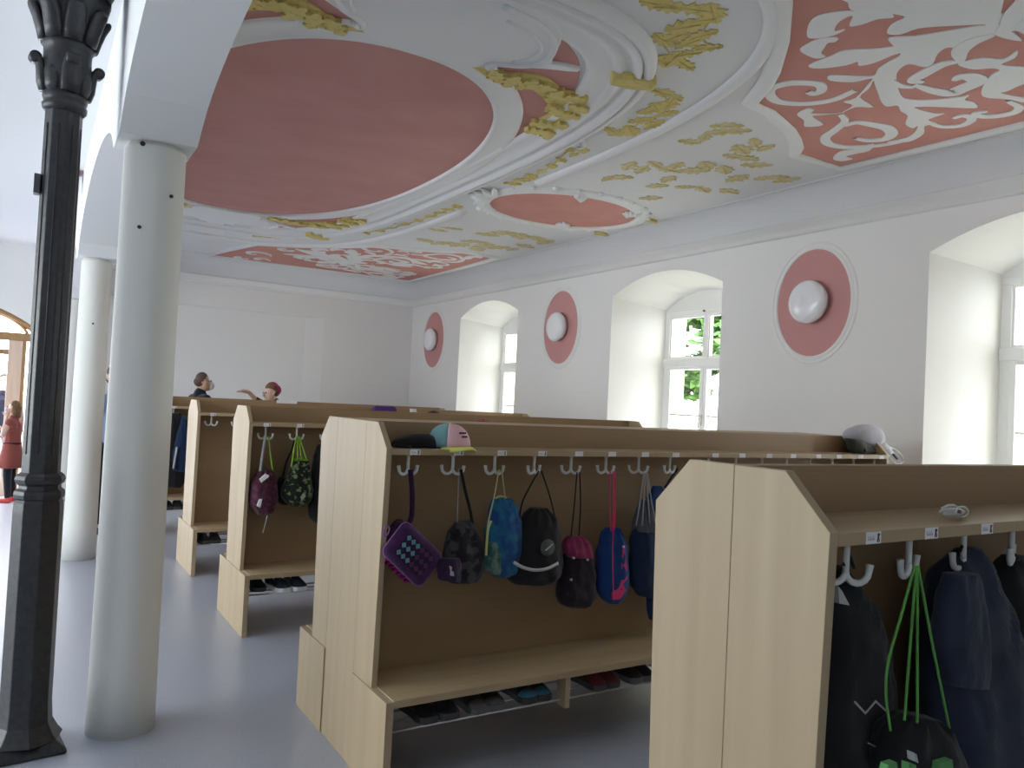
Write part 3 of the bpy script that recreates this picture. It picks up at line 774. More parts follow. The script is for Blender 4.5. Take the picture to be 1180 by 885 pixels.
BLACKC = cloth('black_nylon', (.012, .012, .014))
NAVY = cloth('navy_fleece', (.018, .024, .048), (.027, .034, .062), (9, 9, 9), .4, .6)
PURPLE = cloth('purple_nylon', (.065, .016, .085), (.05, .012, .065), (40, 40, 40))
PURPLED = cloth('dark_purple', (.030, .010, .042))
LILAC = cloth('lilac_piping', (.36, .15, .40))
TEAL = cloth('teal_print', (.12, .30, .36))
MAGENTA = cloth('magenta_nylon', (.28, .015, .15))
PLUM = cloth('plum_print', (.10, .03, .10))
CAMOD = cloth('dark_grey_camo', (.014, .014, .018), (.055, .055, .06), (22, 22, 22), .5, .56)
BLUEC = cloth('blue_print', (.015, .07, .24), (.02, .15, .28), (18, 18, 18), .45, .6)
TEALC = cloth('green_camo_print', (.03, .10, .09), (.12, .20, .16), (24, 24, 24), .45, .55)
YCORD = cloth('yellow_cord', (.55, .55, .22))
REFL = mat('reflective_strip', (.45, .46, .47), .5, .5)
MAROON = cloth('maroon_print', (.055, .010, .024), (.10, .03, .055), (40, 40, 40), .5, .6)
PINKD = cloth('dusky_pink_fabric', (.34, .04, .12), (.25, .03, .09), (30, 30, 30))
HOTPINK = cloth('hot_pink_fabric', (.75, .05, .18))
DARKPR = cloth('black_dotted_fabric', (.018, .012, .018), (.05, .03, .04), (60, 60, 60), .6, .66)
GREYMESH = cloth('grey_mesh', (.11, .125, .14))
NAVYB = cloth('dark_navy_bag', (.012, .03, .075))
CAMOG = cloth('green_camo', (.010, .014, .010), (.15, .20, .09), (34, 34, 34), .53, .58)
LIME = cloth('lime_cord', (.24, .42, .05))
GREENC = cloth('green_cord', (.12, .38, .07))
GREYS = cloth('grey_strap', (.38, .40, .40))
WHITEC = cloth('white_fabric', (.78, .78, .80))

# ---- second row, from the left
yb = 3.045
t = thing('lunch_bag', 'purple quilted lunch bag with teal diamonds, hanging tilted on the first hook', 'bag', P(470, 676, 1, yb-.04))
cx, cy = 470.3, 636.5; ux, uy = .716, .690; wx, wy = -.60, .80      # long and short axes in the photo
def lb(a, b): return (cx+ux*a+wx*b, cy+uy*a+wy*b)
def rrect(A, B, r, k=6):
    o = []
    for sx, sy, w0 in ((1, 1, 0), (-1, 1, PI/2), (-1, -1, PI), (1, -1, 3*PI/2)):
        for w in arc(w0, w0+PI/2, k): o.append((sx*(A-r)+r*cos(w), sy*(B-r)+r*sin(w)))
    return o
def ringat(A, B, r, y): return [P(*lb(a, b), 1, yb)+Vector((0, y, 0)) for a, b in rrect(A, B, r)]
MB().rings([ringat(27, 20, 7, .062), ringat(30, 22.5, 8, .05), ringat(30.5, 23, 8, 0), ringat(30.5, 23, 8, -.04), ringat(29, 21.5, 8, -.056), ringat(24, 17, 7, -.062)]).build('bag_body', PURPLE, t)
MB().tube([q for q in ringat(30.8, 23.3, 8, -.042)], .0026, 6, closed=True).build('piping', LILAC, t)
MB().tube([q for q in ringat(30.8, 23.3, 8, .03)], .0026, 6, closed=True).build('zip', PURPLED, t)
MB().prism([P(*lb(a, b), 1, yb)+Vector((0, -.0615, 0)) for a, b in rrect(21, 15.5, 5)], (0, -.004, 0)).build('quilted_front', PURPLED, t, bevel=.002)
for i in range(6):
    for j in range(3):
        a, b = -17+i*6.9, -10+j*10
        if i % 2: b += 0
        pts = [lb(a-3.1, b), lb(a, b+3.6), lb(a+3.1, b), lb(a, b-3.6)]
        MB().prism([P(*q, 1, yb)+Vector((0, -.065, 0)) for q in pts], (0, -.0025, 0)).build('diamond_print', TEAL if i < 3 else PLUM, t)
g = MB()
for k in range(7):
    a = -18+k*6; p0 = P(*lb(a, 22.5), 1, yb)
    g.tube([p0+Vector((0, -.03, 0)), p0+Vector((-.012, 0, -.012)), p0+Vector((0, .03, 0))], .008, 6)
g.build('side_pocket', MAGENTA, t)
cord([(473, 541, yb), (475, 570), (474, 596, yb-.0), (468, 606, yb)], yb+.0, .012, 'shoulder_strap', PURPLED, t, 8)
q = P(445, 612, 1, yb-.045); MB().tube([q+Vector((.013*cos(w)+.004*sin(w), 0, .022*sin(w))) for w in arc(0, 2*PI*.95, 14)], .003, 6, closed=True).build('clip', LILAC, t)

t = thing('backpack', 'dark grey patterned small backpack hanging from the second hook', 'bag', P(532, 672, 1, yb))
px_body([(524,604,541,600),(516,616,549,610),(512,634,554,628),(511,652,556,650),(513,664,552,666),(518,671,545,671)], yb, .06, 'bag_body', CAMOD, t, wr=.02, seed=2)
px_body([(506,644,530,643),(503,655,531,655),(506,668,529,670)], yb-.055, .03, 'front_pocket', PURPLED, t, seed=4)
cord([(529,540), (528,570), (527,602)], yb, .003, 'thin_strap', GREYS, t)
cord([(531,541), (536,565), (541,585), (545,606)], yb-.01, .008, 'strap', BLACKC, t)
patch([(518,652),(522,654),(523,664),(519,663)], yb, .088, 'reflector', REFL, t)

t = thing('drawstring_bag', 'blue drawstring bag with yellow cords and green camouflage corner', 'bag', P(577, 664, 1, yb))
px_body([(573,572,582,573),(567,580,590,578),(562,600,598,596),(559,620,600,620),(558,640,599,642),(560,656,596,658),(566,663,588,664)], yb, .055, 'bag_body', BLUEC, t, gather=.5, seed=5)
px_body([(559,625,573,624),(557,640,576,640),(559,655,578,656),(565,661,576,662)], yb-.028, .033, 'camouflage_corner', TEALC, t, seed=7)
cord([(575,541), (570,570), (563,600), (560,628)], yb-.05, .0035, 'cord', YCORD, t)
cord([(578,541), (580,556), (582,573)], yb-.01, .0035, 'cord', YCORD, t)
cord([(566,600), (562,612), (560,640)], yb-.055, .006, 'cord', YCORD, t)
cord([(571,574),(577,572),(584,574)], yb-.018, .006, 'gathered_hem', YCORD, t)

t = thing('gym_bag', 'black gym bag with curved reflective stripe and round emblem', 'bag', P(615, 671, 1, yb))
px_body([(612,586,628,585),(603,596,638,596),(597,615,643,612),(590,642,646,636),(584,655,646,652),(583,664,643,664),(590,672,632,672)], yb, .075, 'bag_body', BLACKC, t, gather=.35, seed=9)
g = MB(); pts = [P(592,648,1,yb-.076), P(603,654,1,yb-.085), P(617,657,1,yb-.09), P(631,655,1,yb-.085), P(643,649,1,yb-.07)]
g.tube(spline(pts, 5), .0085, 6, flat=.35, up=(0, 1, 0)); g.build('reflective_stripe', REFL, t)
q = P(631, 631, 1, yb-.079); MB().lathe([(0, .004), (.038, .004), (.038, -.004), (.035, -.006), (0, -.006)], q, 24, 1).build('emblem', mat('grey_emblem', (.10, .105, .10), .8), t)
MB().tube(spline([q+Vector(v) for v in ((-.018, -.008, -.012), (.0, -.009, .0), (.022, -.008, .016))], 4), [.002]*9 if False else .003, 6).build('emblem_mark', REFL, t)
cord([(621,543), (610,562), (601,582), (597,612)], yb-.03, .004, 'cord', BLACKC, t)
cord([(624,543), (633,570), (640,600), (642,625)], yb-.03, .004, 'cord', BLACKC, t)

t = thing('drawstring_bag', 'black dotted drawstring bag with a dusky pink gathered top', 'bag', P(663, 698, 1, yb))
px_body([(652,634,680,637),(648,650,683,652),(644,670,684,670),(642,686,684,686),(645,695,680,695),(652,699,674,699)], yb, .06, 'bag_body', DARKPR, t, seed=11)
px_body([(657,618,668,617),(652,624,676,624),(650,634,680,636),(650,641,681,642)], yb, .058, 'gathered_top', PINKD, t, gather=1.2, seed=12)
cord([(665,544), (662,580), (658,618)], yb-.01, .0035, 'cord', DARKPR, t)
cord([(668,544), (669,580), (667,618)], yb-.01, .0035, 'cord', DARKPR, t)
for u, v in ((661,643),(677,645),(658,668)):
    q = P(u, v, 1, yb-.062); MB().lathe([(0, .006), (.006, .004), (.006, -.004), (0, -.006)], q, 10, 1).build('rivet', REFL, t)

t = thing('drawstring_bag', 'blue drawstring bag with hot pink corner and long pink cords', 'bag', P(707, 695, 1, yb))
px_body([(700,608,711,608),(694,615,717,617),(690,632,722,636),(688,655,723,658),(688,675,722,678),(692,688,717,688),(700,695,712,695)], yb, .055, 'bag_body', cloth('royal_blue_nylon', (.010, .055, .22)), t, gather=.3, seed=14)
patch([(717,630),(719,631),(720,640),(721.5,655),(722,667),(717,673),(721,680),(714,690),(706,691),(705,683),(712,678),(716,668),(715.5,650)], yb, .05, 'pink_corner', HOTPINK, t, .005)
cord([(703,543), (703,580), (704,612)], yb-.03, .0035, 'cord', HOTPINK, t)
cord([(707,543), (707,580), (706,640), (707,685)], yb-.062, .003, 'cord', HOTPINK, t)
cord([(708.5,543), (709,575), (708,612)], yb-.02, .0035, 'cord', HOTPINK, t)
q = P(718.5, 630, 1, yb-.055); MB().lathe([(0, .006), (.006, .003), (.006, -.003), (0, -.006)], q, 10, 1).build('eyelet', WHITEC, t)

t = thing('drawstring_bag', 'dark navy drawstring bag with grey mesh top, next to the nearest rack', 'bag', P(745, 690, 1, yb))
px_body([(731,607,758,606),(728,620,762,620),(727,650,764,650),(728,672,762,676),(735,686,757,690)], yb, .055, 'bag_body', NAVYB, t, seed=16)
px_body([(740,576,748,576),(735,592,752,592),(731,606,757,606),(730,612,758,612)], yb, .054, 'mesh_top', GREYMESH, t, gather=1.3, seed=17)
for a, b in (((742,545), (733,606)), ((743.5,545), (740,606)), ((745,545), (749,606)), ((746,545), (756,606))):
    cord([a, ((a[0]*.55+b[0]*.45), (a[1]+b[1])/2), b], yb-.045, .0035, 'cord', GREYS, t)
t = thing('jacket', 'royal blue garment hem showing below the navy drawstring bag', 'clothing', P(756, 745, 1, yb+.06))
px_body([(752,560,762,560),(742,590,778,590),(744,650,785,650),(746,700,786,700),(749,714,782,716)], yb+.085, .035, 'jacket_body', cloth('royal_blue_cloth', (.015, .05, .17)), t, seed=19)
cord([(781,540),(774,550),(766,562)], yb+.05, .006, 'hanging_loop', NAVYB, t)

# ---- nearest row
ya = .962
t = thing('sports_jacket', 'black jacket with thin zigzag stripe, in the corner of the nearest rack', 'clothing', P(985, 960, 1, ya))
px_body([(962,655,972,652),(956,680,992,682),(950,700,1004,702),(944,745,1017,745),(938,800,1024,800),(930,860,1028,860),(926,920,1030,920),(925,985,1028,985)], ya+.03, .062, 'jacket_body', BLACKC, t, seed=21, wr=.02)
z = [(985,809),(997,822),(1009,808),(1022,820)]
MB().tube([P(*q, 1, ya-.042) for q in z], .0022, 6).build('zigzag_stripe', REFL, t)
z = [(1000,856),(1012,862),(1024,872)]
MB().tube([P(*q, 1, ya-.040) for q in z], .0018, 6).build('zigzag_stripe', mat('dim_strip', (.12, .12, .13), .7), t)
patch([(964,675),(968,680),(977,697),(965,695)], ya, .035, 'grey_collar', GREYS, t)
cord([(972,652),(978,640),(984,655)], ya, .004, 'hanging_loop', BLACKC, t)

t = thing('drawstring_bag', 'black drawstring bag with green print on long bright green cords', 'bag', P(1065, 985, 1, ya-.06))
px_body([(1040,822,1072,826),(1022,842,1090,846),(1014,880,1104,884),(1012,930,1108,934),(1016,980,1104,984)], ya-.055, .065, 'bag_body', BLACKC, t, gather=.5, seed=23)
for pts in ([(1020,880),(1030,877),(1032,888),(1018,890)], [(1044,878),(1052,880),(1054,892),(1044,892)], [(1080,878),(1094,874),(1096,890),(1078,892)], [(1050,866),(1053,868),(1055,878),(1051,876)]):
    patch(pts, ya-.055, .066, 'green_print', cloth('green_print', (.10, .32, .10)) if pts[0][0] != 1050 else GREYS, t, .006)
for pts in ([(1054,652),(1041,700),(1024,761),(1021,800),(1026,842)], [(1056,652),(1049,740),(1043,819),(1042,830)], [(1057,652),(1057,740),(1057,824),(1056,832)], [(1058,652),(1072,730),(1090,820),(1104,890)]):
    cord(pts, ya-.085, .0026, 'cord', GREENC, t)

t = thing('fleece_jacket', 'dark navy fleece jacket with hanging sleeve, on the third hook of the nearest rack', 'clothing', P(1120, 985, 1, ya))
px_body([(1104,632,1122,630),(1090,648,1136,650),(1078,672,1148,680),(1070,720,1160,720),(1068,790,1174,790),(1070,860,1180,860),(1070,930,1184,930),(1072,990,1186,990)], ya+.02, .075, 'jacket_body', NAVY, t, seed=25, wr=.028, wf=10)
px_body([(1092,662,1122,660),(1084,700,1130,696),(1082,745,1133,742),(1088,788,1131,790)], ya-.05, .035, 'sleeve', NAVY, t, seed=26, wr=.014)
cord([(1106,636),(1110,628),(1116,634)], ya, .004, 'hanging_loop', BLACKC, t)
t = thing('black_jacket', 'black jacket at the right edge, beside the navy fleece', 'clothing', P(1200, 985, 1, ya))
px_body([(1160,640,1180,640),(1148,662,1215,660),(1145,720,1240,720),(1160,800,1250,800),(1176,870,1260,870),(1186,980,1270,980)], ya+.04, .06, 'jacket_body', BLACKC, t, seed=28, wr=.02)
cord([(1162,646),(1167,638),(1174,645)], ya+.01, .004, 'hanging_loop', BLACKC, t)

# ---- third row
yc = Y3-.19
t = thing('gym_bag', 'maroon patterned gym bag with white reflective patches, third row', 'bag', P(302, 593, 1, yc))
px_body([(299,542,312,541),(293,549,317,548),(288,562,319,562),(287,577,319,578),(291,588,315,589),(297,593,309,593)], yc, .09, 'bag_body', MAROON, t, gather=.3, seed=31)
patch([(299,552),(306,546),(310,548),(309,550),(301,556)], yc, .085, 'reflector', WHITEC, t, .006)
patch([(296,583),(299,575),(302,575),(299.5,585)], yc, .088, 'reflector', WHITEC, t, .006)
cord([(306,503), (303,520), (300,543)], yc-.03, .009, 'strap', GREYS, t)
cord([(309.5,503), (312,525), (315,550)], yc-.03, .005, 'cord', LIME, t)
cord([(309,590), (306,603), (303,614)], yc-.05, .004, 'loose_cord', GREYS, t)
t = thing('drawstring_bag', 'black and green camouflage drawstring bag with lime cords, third row', 'bag', P(342, 583, 1, yc))
px_body([(339,530,354,531),(335,540,357,541),(329,553,359,555),(324,566,360,568),(327,577,357,578),(334,583,352,583)], yc, .085, 'bag_body', CAMOG, t, gather=.3, seed=33)
for b in ((336,538), (343,530), (348,530), (354,531)): cord([(343+(b[0]-343)*.15, 503), (343+(b[0]-343)*.6, 518), b], yc-.03, .006, 'cord', LIME, t)
cord([(339,530),(346,529),(354,531)], yc-.02, .011, 'lime_hem', LIME, t)
patch([(346,573),(351,566),(352,572),(348,577)], yc, .082, 'reflector', mat('pale_green_patch', (.3, .36, .25), .7), t, .006)
t = thing('gym_bag', 'small black gym bag wedged between the maroon and camouflage bags', 'bag', P(328, 580, 1, yc+.05))
px_body([(322,550,332,552),(318,562,336,562),(318,574,338,574),(323,581,334,581)], yc+.075, .07, 'bag_body', BLACKC, t, seed=35)
cord([(335,521), (330,533), (325,552)], yc+.05, .008, 'strap', BLACKC, t)
cord([(335,521), (339,508), (341,500)], yc+.03, .006, 'strap', BLACKC, t)
t = thing('black_jacket', 'black garment half hidden by the second row end panel, third row', 'clothing', P(366, 602, 1, yc))
px_body([(366,512,376,512),(361,530,384,530),(357,555,388,555),(355,580,388,580),(357,596,386,598),(363,603,380,603)], yc+.02, .08, 'jacket_body', BLACKC, t, seed=36)
# ---- furthest row
ye = Y5-.19
for lab, rows, m_, sd in (('black coat hanging at the left end of the furthest rack', [(198,476,208,476),(192,490,214,490),(187,520,216,520),(185,550,214,552),(188,560,208,562)], BLACKC, 41),
                          ('blue jacket with a grey stripe on the furthest rack', [(210,479,214,479),(203,505,222,505),(199,525,222,525),(199,542,220,544)], cloth('deep_blue_cloth', (.010, .025, .07)), 42)):
    t = thing('coat', lab, 'clothing', P(203, 562, 1, ye))
    px_body(rows, ye+(.0 if sd == 41 else -.11), .05 if sd == 41 else .04, 'coat_body', m_, t, seed=sd)
    if sd == 42: cord([(204,515),(202,527),(200,540)], ye-.16, .012, 'grey_stripe', GREYS, t)

# ------------------------------------------------------------------ caps and bits on the shelves
def cap_mesh(t, c, r, yaw, crown, brim, front=None, tilt=(0, 0), squash=.72, brim_up=0):
    """baseball cap: crown of panels, curved peak, button"""
    R = Matrix.Rotation(yaw, 4, 'Z') @ Matrix.Rotation(tilt[0], 4, 'X') @ Matrix.Rotation(tilt[1], 4, 'Y')
    T = lambda v: Vector(c)+(R @ Vector(v))
    def dome(w0, w1, name, material, k=14, rr=1.0):
        vs = []; fs = []; nl = 9
        for i in range(nl):
            e = i/(nl-1)*PI/2
            for j in range(k+1):
                w = w0+(w1-w0)*j/k
                vs.append(T((rr*r*cos(e)**.8*cos(w)*1.08, rr*r*cos(e)**.8*sin(w), r*squash*sin(e)*1.35)))
        for i in range(nl-1):
            for j in range(k): fs.append((i*(k+1)+j, i*(k+1)+j+1, (i+1)*(k+1)+j+1, (i+1)*(k+1)+j))
        o = MB().add(vs, fs, True).build(name, material, t); md = o.modifiers.new('thick', 'SOLIDIFY'); md.thickness = .004; return o
    if front:
        dome(-.75, .75, 'front_panel', front); dome(.75, 2*PI-.75, 'crown', crown, 24)
    else: dome(0, 2*PI, 'crown', crown, 32)
    rows = []
    for j in range(15):
        w = -1.05+2.1*j/14
        a = T((r*cos(w)*1.06, r*sin(w)*.99, .002+.0)); ext = .72*r*max(.02, cos(w*1.4))**.7
        b = T((r*cos(w)*1.06+ext, r*sin(w)*.96, -.018*(1-cos(w*1.2))*2.2-.004+brim_up)); mid = (a+b)/2+R.to_3x3() @ Vector((0, 0, .008))
        rows.append((a, mid, b))
    vs = [p for q in rows for p in q]; fs = []
    for j in range(14):
        for k in range(2): fs.append((j*3+k, j*3+k+1, j*3+k+4, j*3+k+3))
    o = MB().add(vs, fs, True).build('peak', brim, t); md = o.modifiers.new('thick', 'SOLIDIFY'); md.thickness = .004
    q = T((0, 0, r*squash*1.35)); MB().lathe([(0, -.004), (.008, -.002), (.008, .002), (0, .005)], q, 10).build('button', brim, t)
    return T
c = P(517, 515, 1, 3.115); c.z = 1.394
t = thing('baseball_cap', 'pink, teal and yellow baseball cap on the shelf of the second row', 'cap', c)
T = cap_mesh(t, c, .096, -1.42, cloth('teal_cap_cloth', (.20, .40, .42)), cloth('yellow_cap_cloth', (.72, .76, .16)), cloth('pink_cap_cloth', (.82, .50, .54)), squash=.80, brim_up=.004)
g = MB()
for row, (z, n, a0) in enumerate(((.066, 9, -.1), (.050, 7, .0))):
    for k in range(n):
        if row == 0 and k in (3, 7): continue
        w = a0+k*.055; e_ = math.asin(min(1, z/(.096*.80*1.35))); rr = .096*cos(e_)**.8*1.08+.004
        p = T((rr*cos(w), rr*sin(w)*.94, z)); g.box(p-Vector((.0016, .003, .004)), p+Vector((.0016, .003, .004 if k % 3 else .002)))
g.build('printed_lettering', INK, t)
c = P(480, 516, 1, 3.12); c.z = 1.39
t = thing('black_cloth_cap', 'crumpled black cap lying beside the pink and teal cap', 'cap', c)
px_body([(474,500,494,500),(458,505,500,503),(452,510,506,508),(452,516,510,515)], 3.12, .06, 'crown', BLACKC, t, wr=.012, seed=51)
px_body([(455,511,472,513),(452,515,474,517)], 3.075, .03, 'peak', BLACKC, t, wr=.004, seed=52)
c = P(557, 485, 1, 5.42); c.z = 1.392
t = thing('red_cap', 'dark red cap lying on the third rack', 'cap', c)
cap_mesh(t, c, .085, -2.2, cloth('dark_red_cloth', (.30, .03, .05)), cloth('dark_red_peak', (.22, .02, .04)), squash=.6)
# grey-white cap hanging over the far end of the second row
c = P(1001, 507, 1, 3.16)
t = thing('grey_cap', 'pale grey cap with navy strap lying at the far end of the second row', 'cap', P(1005, 527, 1, 3.16))
px_body([(988,491,1000,489),(979,496,1010,494),(976,502,1014,502),(979,508,1013,512),(988,513,1008,519),(997,517,1006,522)], 3.16, .085, 'crown', cloth('pale_grey_cloth', (.46, .46, .50)), t, wr=.006, seed=54)
px_body([(1005,512,1016,509),(1010,518,1022,516),(1016,524,1026,521)], 3.13, .05, 'sweatband', cloth('light_grey_band', (.60, .64, .66)), t, wr=.004, seed=55)
loop = [P(*q, 1, 3.12) for q in ((1014,509),(1022,514),(1031,518),(1038,525),(1040,532),(1034,535),(1027,530),(1021,521))]
MB().tube(spline(loop, 4, True), .0085, 8, closed=True, flat=.6).build('strap_loop', WHITEC, t)
cord([(1018,515),(1027,521),(1034,529)], 3.11, .008, 'strap', cloth('navy_strap', (.03, .035, .08)), t)
t = thing('dark_cap', 'dark green and black cap crumpled under the pale grey cap', 'cap', P(990, 524, 1, 3.1))
px_body([(975,505,990,507),(978,512,1002,514),(980,519,1008,521),(984,523,1006,524)], 3.12, .05, 'crown', cloth('dark_olive_cloth', (.05, .055, .045)), t, wr=.01, seed=57)
q = P(997, 519, 1, 3.05); MB().lathe([(0, .006), (.012, .004), (.012, -.004), (0, -.006)], q, 12, 1).build('peak_badge', BLACKC, t)
# white plastic clip on the nearest shelf
c = P(1097, 590, 1, .975); c.z = 1.39
t = thing('plastic_clip', 'white plastic clip lying on the nearest shelf', 'clip', c)
def ov(u0, v0, ru, rv, y, k=20): return [P(u0+ru*cos(w), v0+rv*sin(w), 1, y) for w in arc(0, 2*PI*(k-1)/k, k)]
WPL = mat('white_plastic', (.66, .70, .66), .35, .5)
MB().rings([ov(1097, 590, 14, 4.2, .982), ov(1097, 590, 15.5, 5, .975), ov(1097, 590, 15.5, 5, .962), ov(1097, 590, 14, 4.2, .955)]).build('clip_body', WPL, t)
MB().tube(ov(1108, 590, 7.5, 6, .968), .0028, 6, closed=True).build('ring', WPL, t)
MB().tube([P(*q, 1, .972) for q in ((1086, 586), (1093, 582.5), (1099, 582.5), (1105, 586))], .0035, 8).build('spring_arm', WPL, t)
MB().lathe([(0, .003), (.004, .003), (.004, -.003), (0, -.003)], P(1105.5, 589.5, 1, .953), 12, 1).build('rivet', mat('brown_rivet', (.22, .18, .15), .6), t)
MB().box(P(1086, 593, 1, .954), P(1101, 587, 1, .952)).build('sticker', mat('grey_sticker', (.5, .5, .53), .6), t)
# more things on the far shelves
c = P(443, 472, 1, 7.3); c.z = 1.39
t = thing('purple_pencil_case', 'small purple case standing on the fourth rack', 'pencil case', c)
MB().prism([(c.x-.13, 7.28, 1.39), (c.x+.13, 7.28, 1.39), (c.x+.13, 7.28, 1.49), (c.x+.10, 7.28, 1.515), (c.x-.11, 7.28, 1.51)], (0, .08, 0)).build('case_body', cloth('violet_cloth', (.08, .03, .22)), t, bevel=.015)
MB().tube([(c.x-.115, 7.277, 1.495), (c.x+.105, 7.277, 1.5)], .004, 6).build('zip', PURPLED, t)
c = P(500, 474, 1, 7.3); c.z = 1.39
t = thing('flat_cap', 'flattened black cap peeping over the fourth rack', 'cap', c)
cap_mesh(t, c, .085, -1.2, BLACKC, BLACKC, squash=.85)
c = P(476, 473, 1, 7.3); c.z = 1.39
t = thing('white_cup', 'tiny white beaker on the fourth rack', 'cup', c)
MB().lathe([(.028, 0), (.034, .105), (.036, .108), (.032, .106), (.026, .01), (0, .008)], (c.x, 7.3, 1.39), 20).build('beaker', WHITEC, t)
MB().tube([(c.x+.034+.02*sin(w), 7.3, 1.44+.03*cos(w)) for w in arc(0, PI, 8)], .004, 6).build('cup_handle', WHITEC, t)
c = P(331, 465, 1, 9.42); c.z = 1.39
t = thing('white_paper', 'white folded paper standing on the furthest rack', 'paper', c)
MB().prism([(c.x-.12, 9.42, 1.39), (c.x+.10, 9.42, 1.39), (c.x+.12, 9.42, 1.503), (c.x-.13, 9.42, 1.505)], (0, .004, 0)).build('sheet', TAGM, t)
MB().prism([(c.x-.12, 9.40, 1.39), (c.x+.10, 9.40, 1.39), (c.x+.12, 9.42, 1.503), (c.x-.13, 9.42, 1.505)], (0, -.003, 0)).build('folded_flap', TAGM, t)

# ------------------------------------------------------------------ shoes
def shoe(lab, x, y, z, yaw, up_m, sole_m, L=.21, grp=None, tip=None):
    t = thing('shoe', lab, 'shoe', (x, y, z), 'shoes on the rails under the benches')
    R = Matrix.Rotation(yaw, 3, 'Z')
    sec = [(-.5, .30, .30), (-.46, .38, .36), (-.3, .40, .38), (-.1, .38, .36), (.1, .42, .30), (.28, .48, .22), (.42, .42, .17), (.49, .26, .12), (.5, .12, .08)]
    def ring(s, w, h, z0, kind):
        pts = []
        for k in range(16):
            a = 2*PI*k/16; cx_, sz = cos(a), sin(a)
            zz = z0+ (h*L*.5)*(1+math.copysign(abs(sz)**.8, sz))
            pts.append(Vector((x, y, z))+R @ Vector((s*L, w*L*.5*cx_*(1-.35*max(0, sz)), zz)))
        return pts
    MB().rings([ring(s, w*.96, h, .012, 0) for s, w, h in sec]).build('upper', up_m, t)
    so = []
    for s, w, h in sec: so.append([Vector((x, y, z))+R @ Vector((s*L*1.03, w*L*.5*1.04*q, zz)) for q, zz in ((-1, .002), (1, .002), (1.02, .03), (-1.02, .03))])
    MB().rings(so, smooth=False).build('sole', sole_m, t, bevel=.003)
    if tip: MB().rings([ring(s, w*1.0, h*1.02, .012, 0) for s, w, h in sec[-4:]]).build('toe_cap', tip, t)
    g = MB()
    for k in range(4):
        s = -.02+.07*k; q = Vector((x, y, z)); hh = (.34-.035*k)*L
        g.tube([q+R @ Vector((s*L, -.035, hh*.92)), q+R @ Vector((s*L+.004, 0, hh+.013)), q+R @ Vector((s*L, .035, hh*.92))], .003, 6)
    g.build('laces', WHITEC if sole_m.name.startswith('white') else GREYS, t)
WS = mat('white_rubber', (.75, .76, .76), .6); GS = mat('grey_rubber', (.12, .125, .125), .6); DS = mat('dark_rubber', (.05, .05, .05), .7)
NS = cloth('navy_shoe', (.02, .025, .05)); BS = cloth('light_blue_shoe', (.06, .22, .36)); MS = cloth('maroon_shoe', (.16, .02, .03)); KS = cloth('charcoal_shoe', (.03, .03, .032))
ZR = .2635; FY = -PI/2
def shoe_at(lab, u, v, yy, up_m, so_m, yaw=0, L=.21, tip=None):
    x = P(u, v, 1, yy-.1).x; shoe(lab, x, yy, ZR, FY+yaw, up_m, so_m, L, None, tip)
ys2 = Y2-.235
shoe_at('left one of two black slippers at the left end under the second row bench', 495, 812, ys2, BLACKC, DS, .1)
shoe_at('right one of two black slippers at the left end under the second row bench', 521, 810, ys2, BLACKC, DS, -.05)
shoe_at('charcoal shoe with grey sole, left one, under the second row bench', 553, 806, ys2, KS, GS, .12, tip=GS)
shoe_at('charcoal shoe with grey sole, right one, under the second row bench', 575, 804, ys2, KS, GS, -.1, tip=GS)
shoe_at('left light blue shoe under the second row bench', 612, 800, ys2, KS, DS, .05, .20, tip=BS)
shoe_at('right light blue shoe, beside the bench bracket of the second row', 630, 797, ys2, KS, DS, -.1, .20, tip=BS)
shoe_at('left maroon shoe under the second row bench, right of the bracket', 692, 786, ys2, MS, DS, .1)
shoe_at('right maroon shoe under the second row bench, right of the bracket', 709, 784, ys2, MS, DS, -.1)
shoe_at('left one of two charcoal shoes hard against the nearest rack edge', 734, 779, ys2, KS, GS, .1)
shoe_at('right one of two charcoal shoes hard against the nearest rack edge', 749, 777, ys2, KS, GS, -.1)
ys3 = Y3-.25
shoe_at('left navy sneaker with white sole under the third row bench', 325, 672, ys3, NS, WS, .25, .23)
shoe_at('right navy sneaker with white sole under the third row bench', 345, 670, ys3, NS, WS, .1, .23)
shoe_at('black shoe behind the gap at left end under the third row bench', 300, 668, ys3+.06, BLACKC, DS, 0)
ys4 = Y4-.25
shoe_at('left black shoe under the fourth row bench', 236, 618, ys4, BLACKC, DS, .1)
shoe_at('right black shoe under the fourth row bench', 250, 617, ys4, BLACKC, DS, -.1)
ys5 = Y5-.25
shoe_at('left black shoe under the furthest row bench', 194, 582, ys5, BLACKC, DS, .1, .24)
shoe_at('right black shoe under the furthest row bench', 206, 582, ys5, BLACKC, DS, -.1, .24)

